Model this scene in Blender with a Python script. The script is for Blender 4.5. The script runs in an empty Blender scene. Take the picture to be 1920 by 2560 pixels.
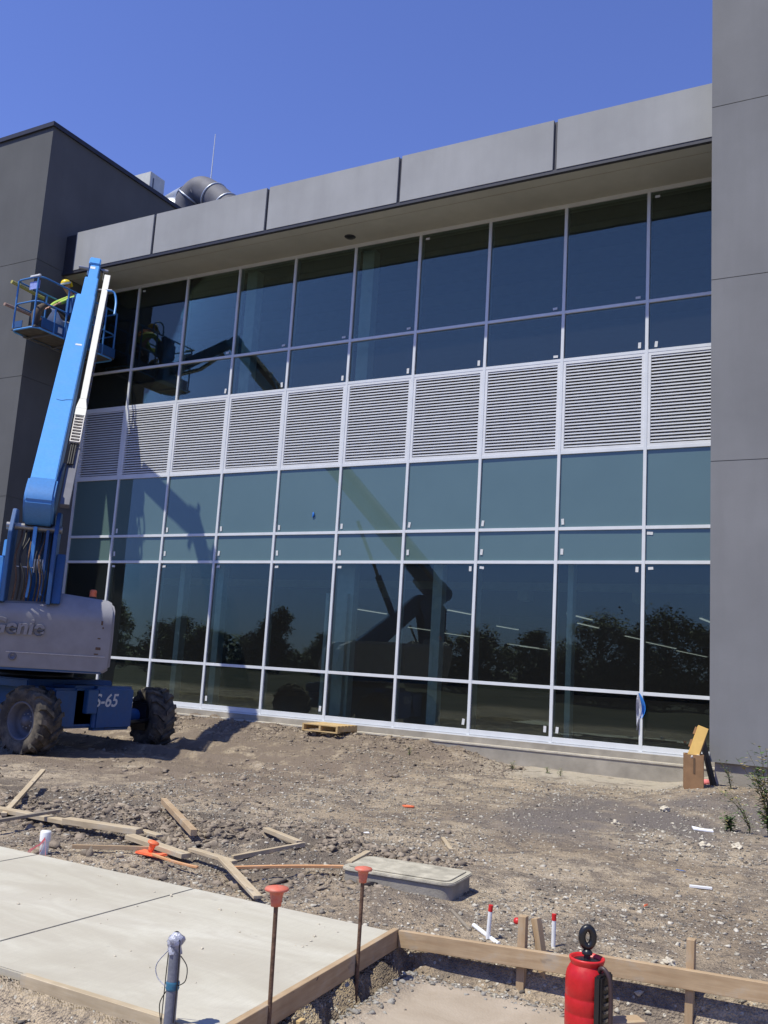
import bpy, bmesh, math, random
import numpy as np
from mathutils import Vector, Matrix, noise
R = math.radians
random.seed(7); rng = np.random.default_rng(7)
sc = bpy.context.scene
COL = sc.collection

# ------------------------------------------------------------------ camera
cam_d = bpy.data.cameras.new("camera"); cam = bpy.data.objects.new("camera", cam_d); COL.objects.link(cam)
cam_d.sensor_fit = 'HORIZONTAL'; cam_d.sensor_width = 36.0
cam_d.lens = 2326.69 / 1920 * 36.0
cam_d.clip_start = 0.05; cam_d.clip_end = 2000
CAM = Vector((17.4306, -15.7115, 1.0718))
def cam_axes(yaw, pitch, roll):
    f = Vector((math.sin(yaw)*math.cos(pitch), math.cos(yaw)*math.cos(pitch), math.sin(pitch)))
    r0 = Vector((math.cos(yaw), -math.sin(yaw), 0)); u0 = r0.cross(f)
    return r0*math.cos(roll)+u0*math.sin(roll), -r0*math.sin(roll)+u0*math.cos(roll), f
cr, cu, cf = cam_axes(R(-29.1485), R(9.3446), R(3.5403))
cam.matrix_world = Matrix(((cr.x, cu.x, -cf.x, CAM.x), (cr.y, cu.y, -cf.y, CAM.y), (cr.z, cu.z, -cf.z, CAM.z), (0, 0, 0, 1)))
sc.camera = cam
sc.render.resolution_x = 768; sc.render.resolution_y = 1024
# ------------------------------------------------------------------ light
SUN = Vector((-0.55, -1.0, 2.14)).normalized()
sd = bpy.data.lights.new("sun", 'SUN'); sd.energy = 5.0; sd.angle = R(0.53); sd.color = (1.0, 0.965, 0.83)
so = bpy.data.objects.new("sun", sd); COL.objects.link(so); so.location = (0, -20, 40)
so.rotation_euler = SUN.to_track_quat('Z', 'Y').to_euler()
w = bpy.data.worlds.new("World"); sc.world = w; w.use_nodes = True
nt = w.node_tree; nt.nodes.clear()
sky = nt.nodes.new('ShaderNodeTexSky'); sky.sky_type = 'NISHITA'; sky.sun_disc = False
sky.sun_elevation = math.asin(SUN.z); sky.sun_rotation = math.atan2(SUN.x, SUN.y)
sky.altitude = 300; sky.air_density = 1.0; sky.dust_density = 0.0; sky.ozone_density = 5.0
tint = nt.nodes.new('ShaderNodeMix'); tint.data_type = 'RGBA'; tint.blend_type = 'MULTIPLY'; tint.inputs[0].default_value = 1.0
tint.inputs[7].default_value = (1.16, 1.07, 1.56, 1)
bg = nt.nodes.new('ShaderNodeBackground'); bg.inputs[1].default_value = 0.124
wo = nt.nodes.new('ShaderNodeOutputWorld')
# added ramp darkens the low sky, cutting ambient fill and its reflection
tcw = nt.nodes.new('ShaderNodeTexCoord'); spw = nt.nodes.new('ShaderNodeSeparateXYZ'); rpw = nt.nodes.new('ShaderNodeValToRGB')
nt.links.new(tcw.outputs['Generated'], spw.inputs[0]); nt.links.new(spw.outputs[2], rpw.inputs[0])
e_ = rpw.color_ramp.elements; e_[0].position = 0.0; e_[0].color = (.22, .30, .40, 1); e_[1].position = .34; e_[1].color = (1, 1, 1, 1)
e2 = e_.new(.12); e2.color = (.40, .50, .62, 1)
hz_ = nt.nodes.new('ShaderNodeMix'); hz_.data_type = 'RGBA'; hz_.blend_type = 'MULTIPLY'; hz_.inputs[0].default_value = 1.0
nt.links.new(sky.outputs[0], hz_.inputs[6]); nt.links.new(rpw.outputs[0], hz_.inputs[7]); nt.links.new(hz_.outputs[2], tint.inputs[6]); nt.links.new(tint.outputs[2], bg.inputs[0]); nt.links.new(bg.outputs[0], wo.inputs[0])
sc.view_settings.view_transform = 'Standard'; sc.view_settings.look = 'None'
sc.view_settings.exposure = 0.0; sc.view_settings.gamma = 1.0; sc.view_settings.use_curve_mapping = False
sc.render.engine = 'CYCLES'
sc.cycles.max_bounces = 8; sc.cycles.glossy_bounces = 4; sc.cycles.transparent_max_bounces = 12
sc.cycles.caustics_reflective = False; sc.cycles.caustics_refractive = False

# ------------------------------------------------------------------ materials
class NT:
    def __init__(s, name):
        s.m = bpy.data.materials.new(name); s.m.use_nodes = True
        s.t = s.m.node_tree; s.b = s.t.nodes['Principled BSDF']; s.out = s.t.nodes['Material Output']
    def n(s, typ, **kw):
        x = s.t.nodes.new(typ)
        for k, v in kw.items(): setattr(x, k, v)
        return x
    def l(s, a, b): s.t.links.new(a, b)
    def coord(s, kind='pos', scale=(1, 1, 1)):
        if kind == 'pos': o = s.n('ShaderNodeNewGeometry').outputs['Position']
        else: o = s.n('ShaderNodeTexCoord').outputs['Object']
        mp = s.n('ShaderNodeMapping'); mp.inputs['Scale'].default_value = scale
        s.l(o, mp.inputs['Vector']); return mp.outputs[0]
    def noise(s, vec, scale, detail=4, rough=.55, dist=0):
        x = s.n('ShaderNodeTexNoise'); x.inputs['Scale'].default_value = scale; x.inputs['Detail'].default_value = detail
        x.inputs['Roughness'].default_value = rough; x.inputs['Distortion'].default_value = dist
        s.l(vec, x.inputs['Vector']); return x.outputs['Fac']
    def ramp(s, fac, stops, interp='LINEAR'):
        x = s.n('ShaderNodeValToRGB'); x.color_ramp.interpolation = interp
        e = x.color_ramp.elements
        while len(e) < len(stops): e.new(0.5)
        for el, (p, c) in zip(e, stops):
            el.position = p; el.color = (c[0], c[1], c[2], 1) if hasattr(c, '__len__') else (c, c, c, 1)
        s.l(fac, x.inputs[0]); return x.outputs[0]
    def mix(s, fac, a, b, mode='MIX'):
        x = s.n('ShaderNodeMix', data_type='RGBA', blend_type=mode)
        for v, i in ((fac, 0), (a, 6), (b, 7)):
            if hasattr(v, 'links'): s.l(v, x.inputs[i])
            elif i == 0: x.inputs[i].default_value = v
            else: x.inputs[i].default_value = (v[0], v[1], v[2], 1)
        return x.outputs[2]
    def bump(s, h, strength, dist=.01):
        x = s.n('ShaderNodeBump'); x.inputs['Strength'].default_value = strength; x.inputs['Distance'].default_value = dist
        s.l(h, x.inputs['Height']); s.l(x.outputs[0], s.b.inputs['Normal'])
    def base(s, c):
        if hasattr(c, 'links'): s.l(c, s.b.inputs['Base Color'])
        else: s.b.inputs['Base Color'].default_value = (c[0], c[1], c[2], 1)
def simple(name, col, rough=.5, metal=0, var=.12, vs=6, bump=0, bs=80, spec=.5, kind='obj'):
    t = NT(name); v = t.coord(kind)
    f = t.noise(v, vs, 5)
    lo = tuple(c*(1-var) for c in col); hi = tuple(min(1, c*(1+var)) for c in col)
    t.base(t.ramp(f, [(.3, lo), (.7, hi)]))
    t.b.inputs['Roughness'].default_value = rough; t.b.inputs['Metallic'].default_value = metal
    t.b.inputs['Specular IOR Level'].default_value = spec
    if bump: t.bump(t.noise(v, bs, 4), bump)
    return t.m
def dusty(name, col, dust=(.30, .26, .20), amt=.35, rough=.4, vs=7):
    t = NT(name); v = t.coord('obj')
    f = t.noise(v, vs, 7, .65); g = t.noise(v, vs*5, 4)
    k = t.ramp(f, [(.42, 0.0), (.75, amt)])
    c = t.mix(k, col, dust); c = t.mix(t.ramp(g, [(.3, .12), (.7, 0.0)]), c, (0.02, .02, .02))
    t.base(c); t.b.inputs['Roughness'].default_value = rough
    t.bump(g, .05)
    return t.m
def wood(name, a, b, rough=.75):
    t = NT(name); v = t.coord('obj', (1.2, 14, 14))
    f = t.noise(v, 3.0, 6, .6, .6); v2 = t.coord('obj', (1, 1, 1)); g = t.noise(v2, 5, 4)
    kn = t.noise(t.coord('obj', (1.5, 5, 5)), 3.2, 2)
    c = t.ramp(f, [(.3, a), (.7, b)]); c = t.mix(t.ramp(g, [(.35, .35), (.7, 0.0)]), c, tuple(x*.5 for x in a))
    c = t.mix(t.ramp(kn, [(.70, 0.0), (.76, .6)]), c, (.09, .05, .025))
    c = t.mix(t.ramp(t.noise(t.coord('obj', (2, 3, 3)), 2.4, 6, .7), [(.55, 0.0), (.68, .55)]), c, (.40, .37, .31))
    t.base(c); t.b.inputs['Roughness'].default_value = rough; t.b.inputs['Specular IOR Level'].default_value = .2
    t.bump(f, .25, .004); return t.m
def stucco(name, col):
    t = NT(name); v = t.coord('pos')
    big = t.noise(v, .55, 4, .6); st = t.noise(t.coord('pos', (2.2, 2.2, .25)), 1.5, 5, .6); fine = t.noise(v, 60, 3)
    c = t.ramp(big, [(.3, tuple(x*.88 for x in col)), (.7, tuple(x*1.12 for x in col))])
    c = t.mix(t.ramp(st, [(.42, 0.0), (.75, .28)]), c, tuple(x*.75 for x in col))
    c = t.mix(t.ramp(fine, [(.3, .10), (.7, 0.0)]), c, tuple(x*.6 for x in col))
    t.base(c); t.b.inputs['Roughness'].default_value = .85; t.b.inputs['Specular IOR Level'].default_value = .25
    t.bump(t.noise(v, 180, 3), .25, .004); return t.m

M = {}
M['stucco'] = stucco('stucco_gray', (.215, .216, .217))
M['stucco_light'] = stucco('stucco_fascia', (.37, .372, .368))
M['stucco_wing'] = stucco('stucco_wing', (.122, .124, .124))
M['soffit'] = stucco('soffit_tan', (.42, .425, .37))
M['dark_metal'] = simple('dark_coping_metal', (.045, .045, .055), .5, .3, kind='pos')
M['frame'] = simple('anodized_frame', (.70, .72, .73), .40, .0, .05, 3, kind='pos')
M['louver'] = simple('louver_white_metal', (.72, .73, .73), .45, 0, .05, 3, kind='pos')
M['louver_back'] = simple('louver_backing', (.13, .12, .125), .8, 0)
M['found'] = simple('foundation_concrete', (.33, .30, .25), .9, 0, .22, 3, .4, 60, .2, 'pos')
M['ledge'] = simple('foundation_ledge', (.46, .42, .35), .9, 0, .2, 9, .5, 60, .2, 'pos')
M['interior'] = simple('interior_dark', (.10, .11, .10), .9)
M['interior_floor'] = simple('interior_floor', (.26, .26, .24), .6)
M['column'] = simple('interior_column', (.80, .88, .82), .7)
M['beam'] = simple('interior_beam', (.30, .34, .30), .7)
M['galv'] = simple('galvanized_duct', (.42, .45, .50), .42, .55, .2, 4, .05, 20)
M['duct_matte'] = simple('insulated_duct', (.13, .13, .15), .7, .1, .2, 3, .2, 12)
M['unit'] = simple('rooftop_unit_paint', (.62, .62, .57), .6, 0, .08)
M['white'] = simple('white_plastic', (.78, .78, .76), .45, 0, .05)
M['pvc'] = simple('pvc_white', (.82, .82, .80), .35, 0, .05)
M['red'] = simple('red_paint', (.60, .02, .02), .4, 0, .1)
M['orange'] = simple('orange_plastic', (.90, .20, .08), .5, 0, .15, 20)
M['orange_dusty'] = dusty('orange_plastic_dusty', (.66, .15, .09), (.45, .33, .25), .45, .55, 30)
M['black'] = simple('black_plastic', (.012, .012, .014), .35)
M['rubber'] = dusty('muddy_rubber', (.05, .044, .038), (.26, .215, .15), .9, .9, 5)
M['rim'] = dusty('wheel_rim_gray', (.11, .115, .14), (.14, .12, .09), .5, .5, 6)
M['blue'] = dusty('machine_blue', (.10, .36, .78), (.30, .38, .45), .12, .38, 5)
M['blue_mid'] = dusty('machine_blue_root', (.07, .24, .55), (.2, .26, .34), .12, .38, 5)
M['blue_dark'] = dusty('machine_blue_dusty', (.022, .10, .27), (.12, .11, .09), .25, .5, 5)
M['steel'] = simple('bare_steel', (.35, .34, .33), .4, .8)
M['rust'] = simple('rusty_steel', (.16, .095, .06), .85, .3, .4, 40, .4, 120)
M['hose'] = simple('black_hose', (.02, .018, .016), .55)
M['cream'] = simple('cable_track_cream', (.78, .76, .66), .55, 0, .06)
M['tray'] = simple('tray_gray', (.16, .16, .18), .5, .4)
M['card_brown'] = simple('cardboard_brown', (.30, .17, .08), .85, 0, .15, 8)
M['card_yellow'] = simple('cardboard_yellow', (.75, .48, .14), .8, 0, .08, 8)
M['foam'] = simple('packing_white', (.75, .70, .62), .9, 0, .2, 40, .6, 60)
M['pink'] = simple('pink_rag', (.8, .22, .22), .9, 0, .2, 30)
M['wood_new'] = wood('lumber_new', (.40, .275, .16), (.54, .405, .255))
M['wood_pale'] = wood('lumber_pale', (.46, .36, .23), (.60, .50, .35))
M['wood_gray'] = wood('lumber_weathered', (.25, .21, .16), (.38, .33, .26))
M['wood_pallet'] = wood('lumber_pallet', (.55, .38, .17), (.70, .52, .27))
M['wood_orange'] = wood('lumber_orange', (.62, .30, .13), (.72, .42, .22))
M['leaf'] = simple('weed_leaf', (.10, .17, .05), .6, 0, .4, 12)
M['leaf_dry'] = simple('weed_dry', (.30, .24, .10), .7, 0, .3, 12)
M['stem'] = simple('weed_stem', (.12, .11, .05), .8)
M['stone'] = simple('pale_stone', (.55, .49, .38), .9, 0, .2, 20, .5, 60)
M['tape_blue'] = simple('blue_tape', (.03, .20, .62), .5)
M['skin'] = simple('skin', (.50, .27, .18), .6)
M['hivis'] = simple('hivis_green', (.42, .62, .10), .8, 0, .15, 20)
M['hat_y'] = simple('helmet_yellow', (.85, .62, .03), .35)
M['trouser'] = simple('dark_trousers', (.03, .035, .05), .9)
M['bag'] = simple('brown_canvas', (.10, .075, .055), .9, 0, .3, 10)
M['paper'] = simple('white_sheet', (.80, .80, .82), .8)
M['wrap'] = simple('plastic_wrap', (.42, .43, .50), .22, 0, .3, 40, .8, 60)
M['pipe_gray'] = dusty('conduit_gray', (.16, .17, .21), (.40, .40, .42), .4, .45, 25)
M['label'] = simple('label_white', (.66, .67, .66), .6, 0, .1, 40)

def glass_vision():
    t = NT('vision_glass'); t.t.nodes.remove(t.b)
    gl = t.n('ShaderNodeBsdfGlossy'); gl.inputs['Roughness'].default_value = 0.0; gl.inputs['Color'].default_value = (.82, .92, .80, 1)
    tr = t.n('ShaderNodeBsdfTransparent'); tr.inputs['Color'].default_value = (.72, .80, .76, 1)
    fr = t.n('ShaderNodeFresnel'); fr.inputs['IOR'].default_value = 1.38
    ad = t.n('ShaderNodeMath', operation='MULTIPLY_ADD'); ad.inputs[1].default_value = 1.0; ad.inputs[2].default_value = .055
    t.l(fr.outputs[0], ad.inputs[0])
    # slight roller-wave distortion of the reflected image
    bp = t.n('ShaderNodeBump'); bp.inputs['Strength'].default_value = .035; bp.inputs['Distance'].default_value = .05
    t.l(t.noise(t.coord('pos'), .9, 1), bp.inputs['Height']); t.l(bp.outputs[0], gl.inputs['Normal'])
    mx = t.n('ShaderNodeMixShader'); t.l(ad.outputs[0], mx.inputs[0]); t.l(tr.outputs[0], mx.inputs[1]); t.l(gl.outputs[0], mx.inputs[2])
    # thin film of site dust
    df = t.n('ShaderNodeBsdfDiffuse'); df.inputs['Color'].default_value = (.5, .5, .47, 1)
    m2 = t.n('ShaderNodeMixShader'); m2.inputs[0].default_value = .016
    t.l(mx.outputs[0], m2.inputs[1]); t.l(df.outputs[0], m2.inputs[2]); t.l(m2.outputs[0], t.out.inputs[0])
    return t.m
def glass_spandrel():
    t = NT('spandrel_glass'); v = t.coord('pos')
    f = t.noise(v, .8, 3)
    t.base(t.ramp(f, [(.3, (.098, .158, .150)), (.7, (.108, .172, .164))]))
    t.b.inputs['Roughness'].default_value = .9; t.b.inputs['Specular IOR Level'].default_value = 0
    gl = t.n('ShaderNodeBsdfGlossy'); gl.inputs['Roughness'].default_value = 0.02; gl.inputs['Color'].default_value = (.9, .96, .95, 1)
    fr = t.n('ShaderNodeFresnel'); fr.inputs['IOR'].default_value = 1.45
    ad = t.n('ShaderNodeMath', operation='MULTIPLY_ADD'); ad.inputs[1].default_value = 1.0; ad.inputs[2].default_value = .05
    t.l(fr.outputs[0], ad.inputs[0])
    mx = t.n('ShaderNodeMixShader'); t.l(ad.outputs[0], mx.inputs[0]); t.l(t.b.outputs[0], mx.inputs[1]); t.l(gl.outputs[0], mx.inputs[2])
    t.l(mx.outputs[0], t.out.inputs[0]); return t.m
M['glass'] = glass_vision(); M['spandrel'] = glass_spandrel()
def emit(name, col, s):
    t = NT(name); t.base(col); t.b.inputs['Emission Color'].default_value = (*col, 1); t.b.inputs['Emission Strength'].default_value = s; return t.m
M['tube'] = emit('lit_tube', (1, .97, .95), .45)

# ------------------------------------------------------------------ mesh helpers
X, Y, Z = Vector((1, 0, 0)), Vector((0, 1, 0)), Vector((0, 0, 1))
ROOT = {}
def tag(o, label=None, cat=None, group=None, kind=None):
    if label: o['label'] = label
    if cat: o['category'] = cat
    if group: o['group'] = group
    if kind: o['kind'] = kind
    return o
def thing(name, label, cat, loc=(0, 0, 0), group=None):
    o = bpy.data.objects.new(name, None); o.empty_display_size = .1; COL.objects.link(o); o.location = loc
    ROOT[o.name] = Vector(loc); return tag(o, label, cat, group)
def rootof(o):
    v = Vector((0, 0, 0))
    while o is not None: v += Vector(o.location); o = o.parent
    return v
class MB:
    def __init__(s): s.v = []; s.f = []; s.sm = []
    def add(s, vs, fs, smooth=False):
        b = len(s.v); s.v += [Vector(p) for p in vs]; s.f += [tuple(i+b for i in f) for f in fs]; s.sm += [smooth]*len(fs); return s
    def box(s, a, b):
        x0, y0, z0 = [min(p, q) for p, q in zip(a, b)]; x1, y1, z1 = [max(p, q) for p, q in zip(a, b)]
        return s.add([(x0, y0, z0), (x1, y0, z0), (x1, y1, z0), (x0, y1, z0), (x0, y0, z1), (x1, y0, z1), (x1, y1, z1), (x0, y1, z1)],
                     [(0, 3, 2, 1), (4, 5, 6, 7), (0, 1, 5, 4), (1, 2, 6, 5), (2, 3, 7, 6), (3, 0, 4, 7)])
    def obox(s, c, ax, ay, az, h):
        c = Vector(c); P = []
        for k in (-1, 1):
            for i, j in ((-1, -1), (1, -1), (1, 1), (-1, 1)): P.append(c+ax*h[0]*i+ay*h[1]*j+az*h[2]*k)
        return s.add(P, [(0, 3, 2, 1), (4, 5, 6, 7), (0, 1, 5, 4), (1, 2, 6, 5), (2, 3, 7, 6), (3, 0, 4, 7)])
    def bar(s, p, q, wd, th, up=Vector((0, 0, 1))):
        p = Vector(p); q = Vector(q); d = (q-p); L = d.length; d.normalize()
        side = d.cross(up)
        if side.length < 1e-4: side = d.cross(Vector((1, 0, 0)))
        side.normalize(); u = side.cross(d)
        return s.obox((p+q)/2, d, side, u, (L/2, wd/2, th/2))
    def tube(s, pts, r, n=10, cap=True, closed=False):
        pts = [Vector(p) for p in pts]; m = len(pts); rr = r if hasattr(r, '__len__') else [r]*m
        prev = None; rings = []
        for i in range(m):
            if closed: t = pts[(i+1) % m]-pts[i-1]
            else: t = pts[min(i+1, m-1)]-pts[max(i-1, 0)]
            t.normalize()
            if prev is None:
                a = Vector((0, 0, 1)) if abs(t.z) < .9 else Vector((1, 0, 0)); x = t.cross(a).normalized()
            else:
                x = prev-t*prev.dot(t)
                x = x.normalized() if x.length > 1e-6 else t.orthogonal().normalized()
            prev = x; y = t.cross(x)
            rings.append([pts[i]+(x*math.cos(2*math.pi*k/n)+y*math.sin(2*math.pi*k/n))*rr[i] for k in range(n)])
        vs = [p for rg in rings for p in rg]; fs = []
        mm = m if closed else m-1
        for i in range(mm):
            j = (i+1) % m
            for k in range(n): fs.append((i*n+k, i*n+(k+1) % n, j*n+(k+1) % n, j*n+k))
        s.add(vs, fs, True)
        if cap and not closed:
            s.add(rings[0], [tuple(range(n-1, -1, -1))]); s.add(rings[-1], [tuple(range(n))])
        return s
    def lathe(s, prof, c=(0, 0, 0), n=24, axis=Vector((0, 0, 1)), smooth=True):
        c = Vector(c); axis = Vector(axis).normalized(); x = axis.orthogonal().normalized(); y = axis.cross(x)
        vs = []; fs = []
        for r, z in prof:
            for k in range(n): vs.append(c+axis*z+(x*math.cos(2*math.pi*k/n)+y*math.sin(2*math.pi*k/n))*r)
        for i in range(len(prof)-1):
            for k in range(n): fs.append((i*n+k, i*n+(k+1) % n, (i+1)*n+(k+1) % n, (i+1)*n+k))
        return s.add(vs, fs, smooth)
    def prism(s, poly, o, ax, ay, az, depth):
        """poly in (ax, ay) plane, extruded along az by depth"""
        o = Vector(o); n = len(poly)
        vs = [o+ax*a+ay*b for a, b in poly]+[o+ax*a+ay*b+az*depth for a, b in poly]
        fs = [tuple(range(n-1, -1, -1)), tuple(range(n, 2*n))]+[(i, (i+1) % n, (i+1) % n+n, i+n) for i in range(n)]
        return s.add(vs, fs)
    def sheet(s, g):
        """grid of points g[i][j]"""
        n, m = len(g), len(g[0]); return s.add([p for r in g for p in r], [(i*m+j, i*m+j+1, (i+1)*m+j+1, (i+1)*m+j) for i in range(n-1) for j in range(m-1)], True)
    def build(s, name, mat, parent=None, bevel=0, seg=2, local=False):
        o0 = Vector((0, 0, 0)) if (parent is None or local) else rootof(parent)
        me = bpy.data.meshes.new(name)
        me.from_pydata([tuple(v-o0) for v in s.v], [], s.f)
        me.polygons.foreach_set('use_smooth', s.sm)
        me.materials.append(M[mat] if isinstance(mat, str) else mat)
        bm = bmesh.new(); bm.from_mesh(me); bmesh.ops.recalc_face_normals(bm, faces=bm.faces)
        if bevel:
            es = [e for e in bm.edges if len(e.link_faces) == 2 and e.calc_face_angle(0) > .6]
            bmesh.ops.bevel(bm, geom=es, offset=bevel, segments=seg, affect='EDGES', clamp_overlap=True)
            for f in bm.faces: f.smooth = True
        bm.to_mesh(me); bm.free()
        if bevel:
            try: me.set_sharp_from_angle(angle=R(35))
            except Exception: pass
        o = bpy.data.objects.new(name, me); COL.objects.link(o); o.parent = parent
        return o
def smooth_path(P, n=6):
    P = [V(p) for p in P]; out = []
    for i in range(len(P)-1):
        p0 = P[max(i-1, 0)]; p1 = P[i]; p2 = P[i+1]; p3 = P[min(i+2, len(P)-1)]
        for k in range(n):
            t = k/n; out.append(.5*((2*p1)+(p2-p0)*t+(2*p0-5*p1+4*p2-p3)*t*t+(-p0+3*p1-3*p2+p3)*t**3))
    out.append(P[-1]); return out
def text_part(name, body, mat, parent, origin, right, up, size, depth, shear=0.0, off=0.0):
    cu_ = bpy.data.curves.new(name, 'FONT'); cu_.body = body; cu_.size = size; cu_.extrude = depth; cu_.shear = shear; cu_.offset = off
    cu_.bevel_depth = 0
    t = bpy.data.objects.new(name+'_tmp', cu_); COL.objects.link(t)
    dg = bpy.context.evaluated_depsgraph_get(); me = bpy.data.meshes.new_from_object(t.evaluated_get(dg))
    bpy.data.objects.remove(t)
    n = right.cross(up); mat4 = Matrix((( right.x, up.x, n.x, 0), (right.y, up.y, n.y, 0), (right.z, up.z, n.z, 0), (0, 0, 0, 1)))
    me.transform(Matrix.Translation(Vector(origin)-rootof(parent)) @ mat4)
    me.materials.clear(); me.materials.append(M[mat]); me.name = name
    o = bpy.data.objects.new(name, me); COL.objects.link(o); o.parent = parent; return o

# ------------------------------------------------------------------ ground height
def vnoise(x, y, seed):
    xi = np.floor(x).astype(np.int64); yi = np.floor(y).astype(np.int64); fx = x-xi; fy = y-yi
    fx = fx*fx*(3-2*fx); fy = fy*fy*(3-2*fy)
    def h(a, b):
        n = (a*374761393+b*668265263+seed*1442695041) & 0x7fffffff
        n = ((n ^ (n >> 13))*1274126177) & 0x7fffffff
        return ((n ^ (n >> 16)) & 0xffff)/65535.0
    return (h(xi, yi)*(1-fx)+h(xi+1, yi)*fx)*(1-fy)+(h(xi, yi+1)*(1-fx)+h(xi+1, yi+1)*fx)*fy
def fbm(x, y, sc_, oct_=4, seed=1, g=.5):
    t = 0; a = 1; tot = 0
    for i in range(oct_):
        t = t+a*(vnoise(x*sc_+i*17.3, y*sc_-i*9.1, seed+i)-.5); tot += a; a *= g; sc_ *= 2.03
    return t/tot
def sst(a, b, x):
    t = np.clip((x-a)/(b-a), 0, 1); return t*t*(3-2*t)
SLAB_Z = -0.45
def height(x, y):
    x = np.asarray(x, float); y = np.asarray(y, float)
    far = sst(25, 60, np.hypot(x-12, y+8))
    z = -.465+.05*fbm(x, y, .5, 4, 3)+.035*fbm(x, y, 2.2, 3, 11)
    rough = .022*np.abs(fbm(x, y, 6, 4, 21, .6))*2+.06*np.abs(fbm(x, y, 2.9, 5, 23, .62))*(1-sst(10.5, 13, x))*sst(-8, -6.5, y)
    z = z+rough*(.4+.6*sst(-.1, .25, fbm(x, y, .7, 3, 31)))
    z = z-.05*(1-far)*0
    # berm of clods against the left part of the wall
    lm = 1-sst(9.6, 11.4, x+.8*fbm(x, y, .9, 3, 5))
    berm = np.exp(-((y+.2)/1.7)**2)*lm*sst(-8, -5, -np.abs(x)+2*0+0*x+0)*0+np.exp(-((y+.2)/1.7)**2)*lm
    z = z+.27*berm+berm*.13*(np.abs(fbm(x, y, 2.6, 5, 41, .62))*2.2-.25)
    # clod heap where the berm ends
    hp = np.exp(-(((x-10.9)/.62)**2+((y+1.0)/.45)**2)); z = z+hp*(.16+.25*np.abs(fbm(x, y, 3.2, 4, 43, .6)))
    # rise towards the right wing
    z = z+.215*sst(14.1, 15.2, x)*sst(-4.2, -2.2, y)*(1-sst(17.5, 19, x)*0)
    # wheel ruts in front of the wall
    rut = sst(1, 4, x)*(1-sst(11, 13, x))*np.exp(-((y+3.6)/1.5)**2)
    z = z+rut*.07*np.sin((y+.12*x+.25*fbm(x, y, .8, 2, 51))*5.2)
    for yc, ph in ((-2.75, 0), (-4.55, 1.7), (-6.1, .6)):
        q_ = y-yc+.07*x-.5-.10*fbm(x, y*0, .35, 2, 95)
        band = np.exp(-(q_/.17)**4)*sst(-.12, .12, fbm(x, y, .9, 2, 97)+.05)*sst(3, 4.5, x)*(1-sst(12, 13.5, x))
        z = z+band*(-.035+.03*sst(-.2, .5, np.sin((x+.9*np.abs(q_))*2*np.pi/.21+ph)))+.028*np.exp(-((np.abs(q_)-.24)/.06)**2)*sst(-.12, .12, fbm(x, y, .9, 2, 97)+.05)*sst(3, 4.5, x)*(1-sst(12, 13.5, x))
    # dug strip with clods beside the pavement
    tr = np.exp(-((y+9.1-.05*(x-12))/.75)**2)*(1-sst(13.6, 14.6, x))
    z = z+tr*(.02+.26*np.abs(fbm(x, y, 2.4, 5, 61, .66)))
    tr2 = np.exp(-((y+10.15)/.3)**2)*sst(12.5, 13.4, x)*(1-sst(14.0, 14.4, x)); z = z-.04*tr2
    # hollow at the front of the buried vault
    vt = np.exp(-(((x-14.3)/.55)**2+((y+9.95)/.22)**2)); z = z+.045*vt
    # mound on the right foreground, by the weeds
    z = z+.10*np.exp(-(((x-16.6)/1.0)**2+((y+5.4)/.8)**2))
    # excavated bays
    board = 14.815+.075*(-10.57-y)
    exc = sst(board, board+.03, x)*(1-sst(-10.53, -10.44, y))
    flat = -.600+.008*fbm(x, y, 3, 4, 71)-.13*np.exp(-((x-board-.03)/.085)**2)-.05*np.exp(-((y+10.62)/.1)**2)+.04*np.abs(fbm(x, y, 7, 4, 75, .6))*np.exp(-((y+10.78)/.08)**2)+.09*np.abs(fbm(x, y, 9, 4, 77, .65))*np.exp(-((x-board-.20)/.07)**2)
    z = z*(1-exc)+flat*exc
    fr = (1-sst(-12.49, -12.43, y))*(1-exc); dg_ = -.60+.07*np.abs(fbm(x, y, 4, 5, 81, .6))
    z = z*(1-fr)+dg_*fr
    # fill under the pavement
    sl = (1-sst(14.785, 14.812, x-.075*(-10.57-y)))*sst(-12.43, -12.40, y)*(1-sst(-10.60, -10.57, y))*sst(-30, -29.9, x)
    z = z*(1-sl)+(-.62)*sl
    edge = np.exp(-((y+10.5)/.14)**2)*(1-sst(14.8, 14.9, x)); z = z*(1-edge*.8)+(-.475)*edge*.8*(1-sl)+edge*.8*sl*-.62
    # inside the building the soil stays under the floor
    ins = sst(.05, .35, y)*(1-far); z = z*(1-ins)-.75*ins
    # land beyond the site
    z = z+far*(fbm(x, y, .02, 3, 91)*.9)
    return z
def gz(x, y): return float(height(np.array([x]), np.array([y]))[0])

def axis(a, b, step, lo, hi, g=1.18):
    c = list(np.arange(a, b+1e-6, step)); s = step; p = a; L = []
    while p > lo: s *= g; p -= s; L.append(p)
    s = step; p = b; U = []
    while p < hi: s *= g; p += s; U.append(p)
    return np.array(L[::-1]+c+U)
ax_ = np.unique(np.concatenate([axis(3.0, 17.6, .034, -700, 700)]))
ay_ = np.unique(np.concatenate([axis(-13.3, -.1, .032, -700, 500)]))
GX, GY = np.meshgrid(ax_, ay_, indexing='xy'); GZ = height(GX, GY)
nx, ny = len(ax_), len(ay_)
me = bpy.data.meshes.new('ground'); me.vertices.add(nx*ny)
me.vertices.foreach_set('co', np.stack([GX, GY, GZ], -1).astype(np.float32).ravel())
I = (np.arange(ny-1)[:, None]*nx+np.arange(nx-1)[None, :]).ravel()
Q = np.stack([I, I+1, I+nx+1, I+nx], -1)
me.loops.add(Q.size); me.loops.foreach_set('vertex_index', Q.ravel().astype(np.int32))
me.polygons.add(len(Q)); me.polygons.foreach_set('loop_start', (np.arange(len(Q))*4).astype(np.int32))
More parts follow.
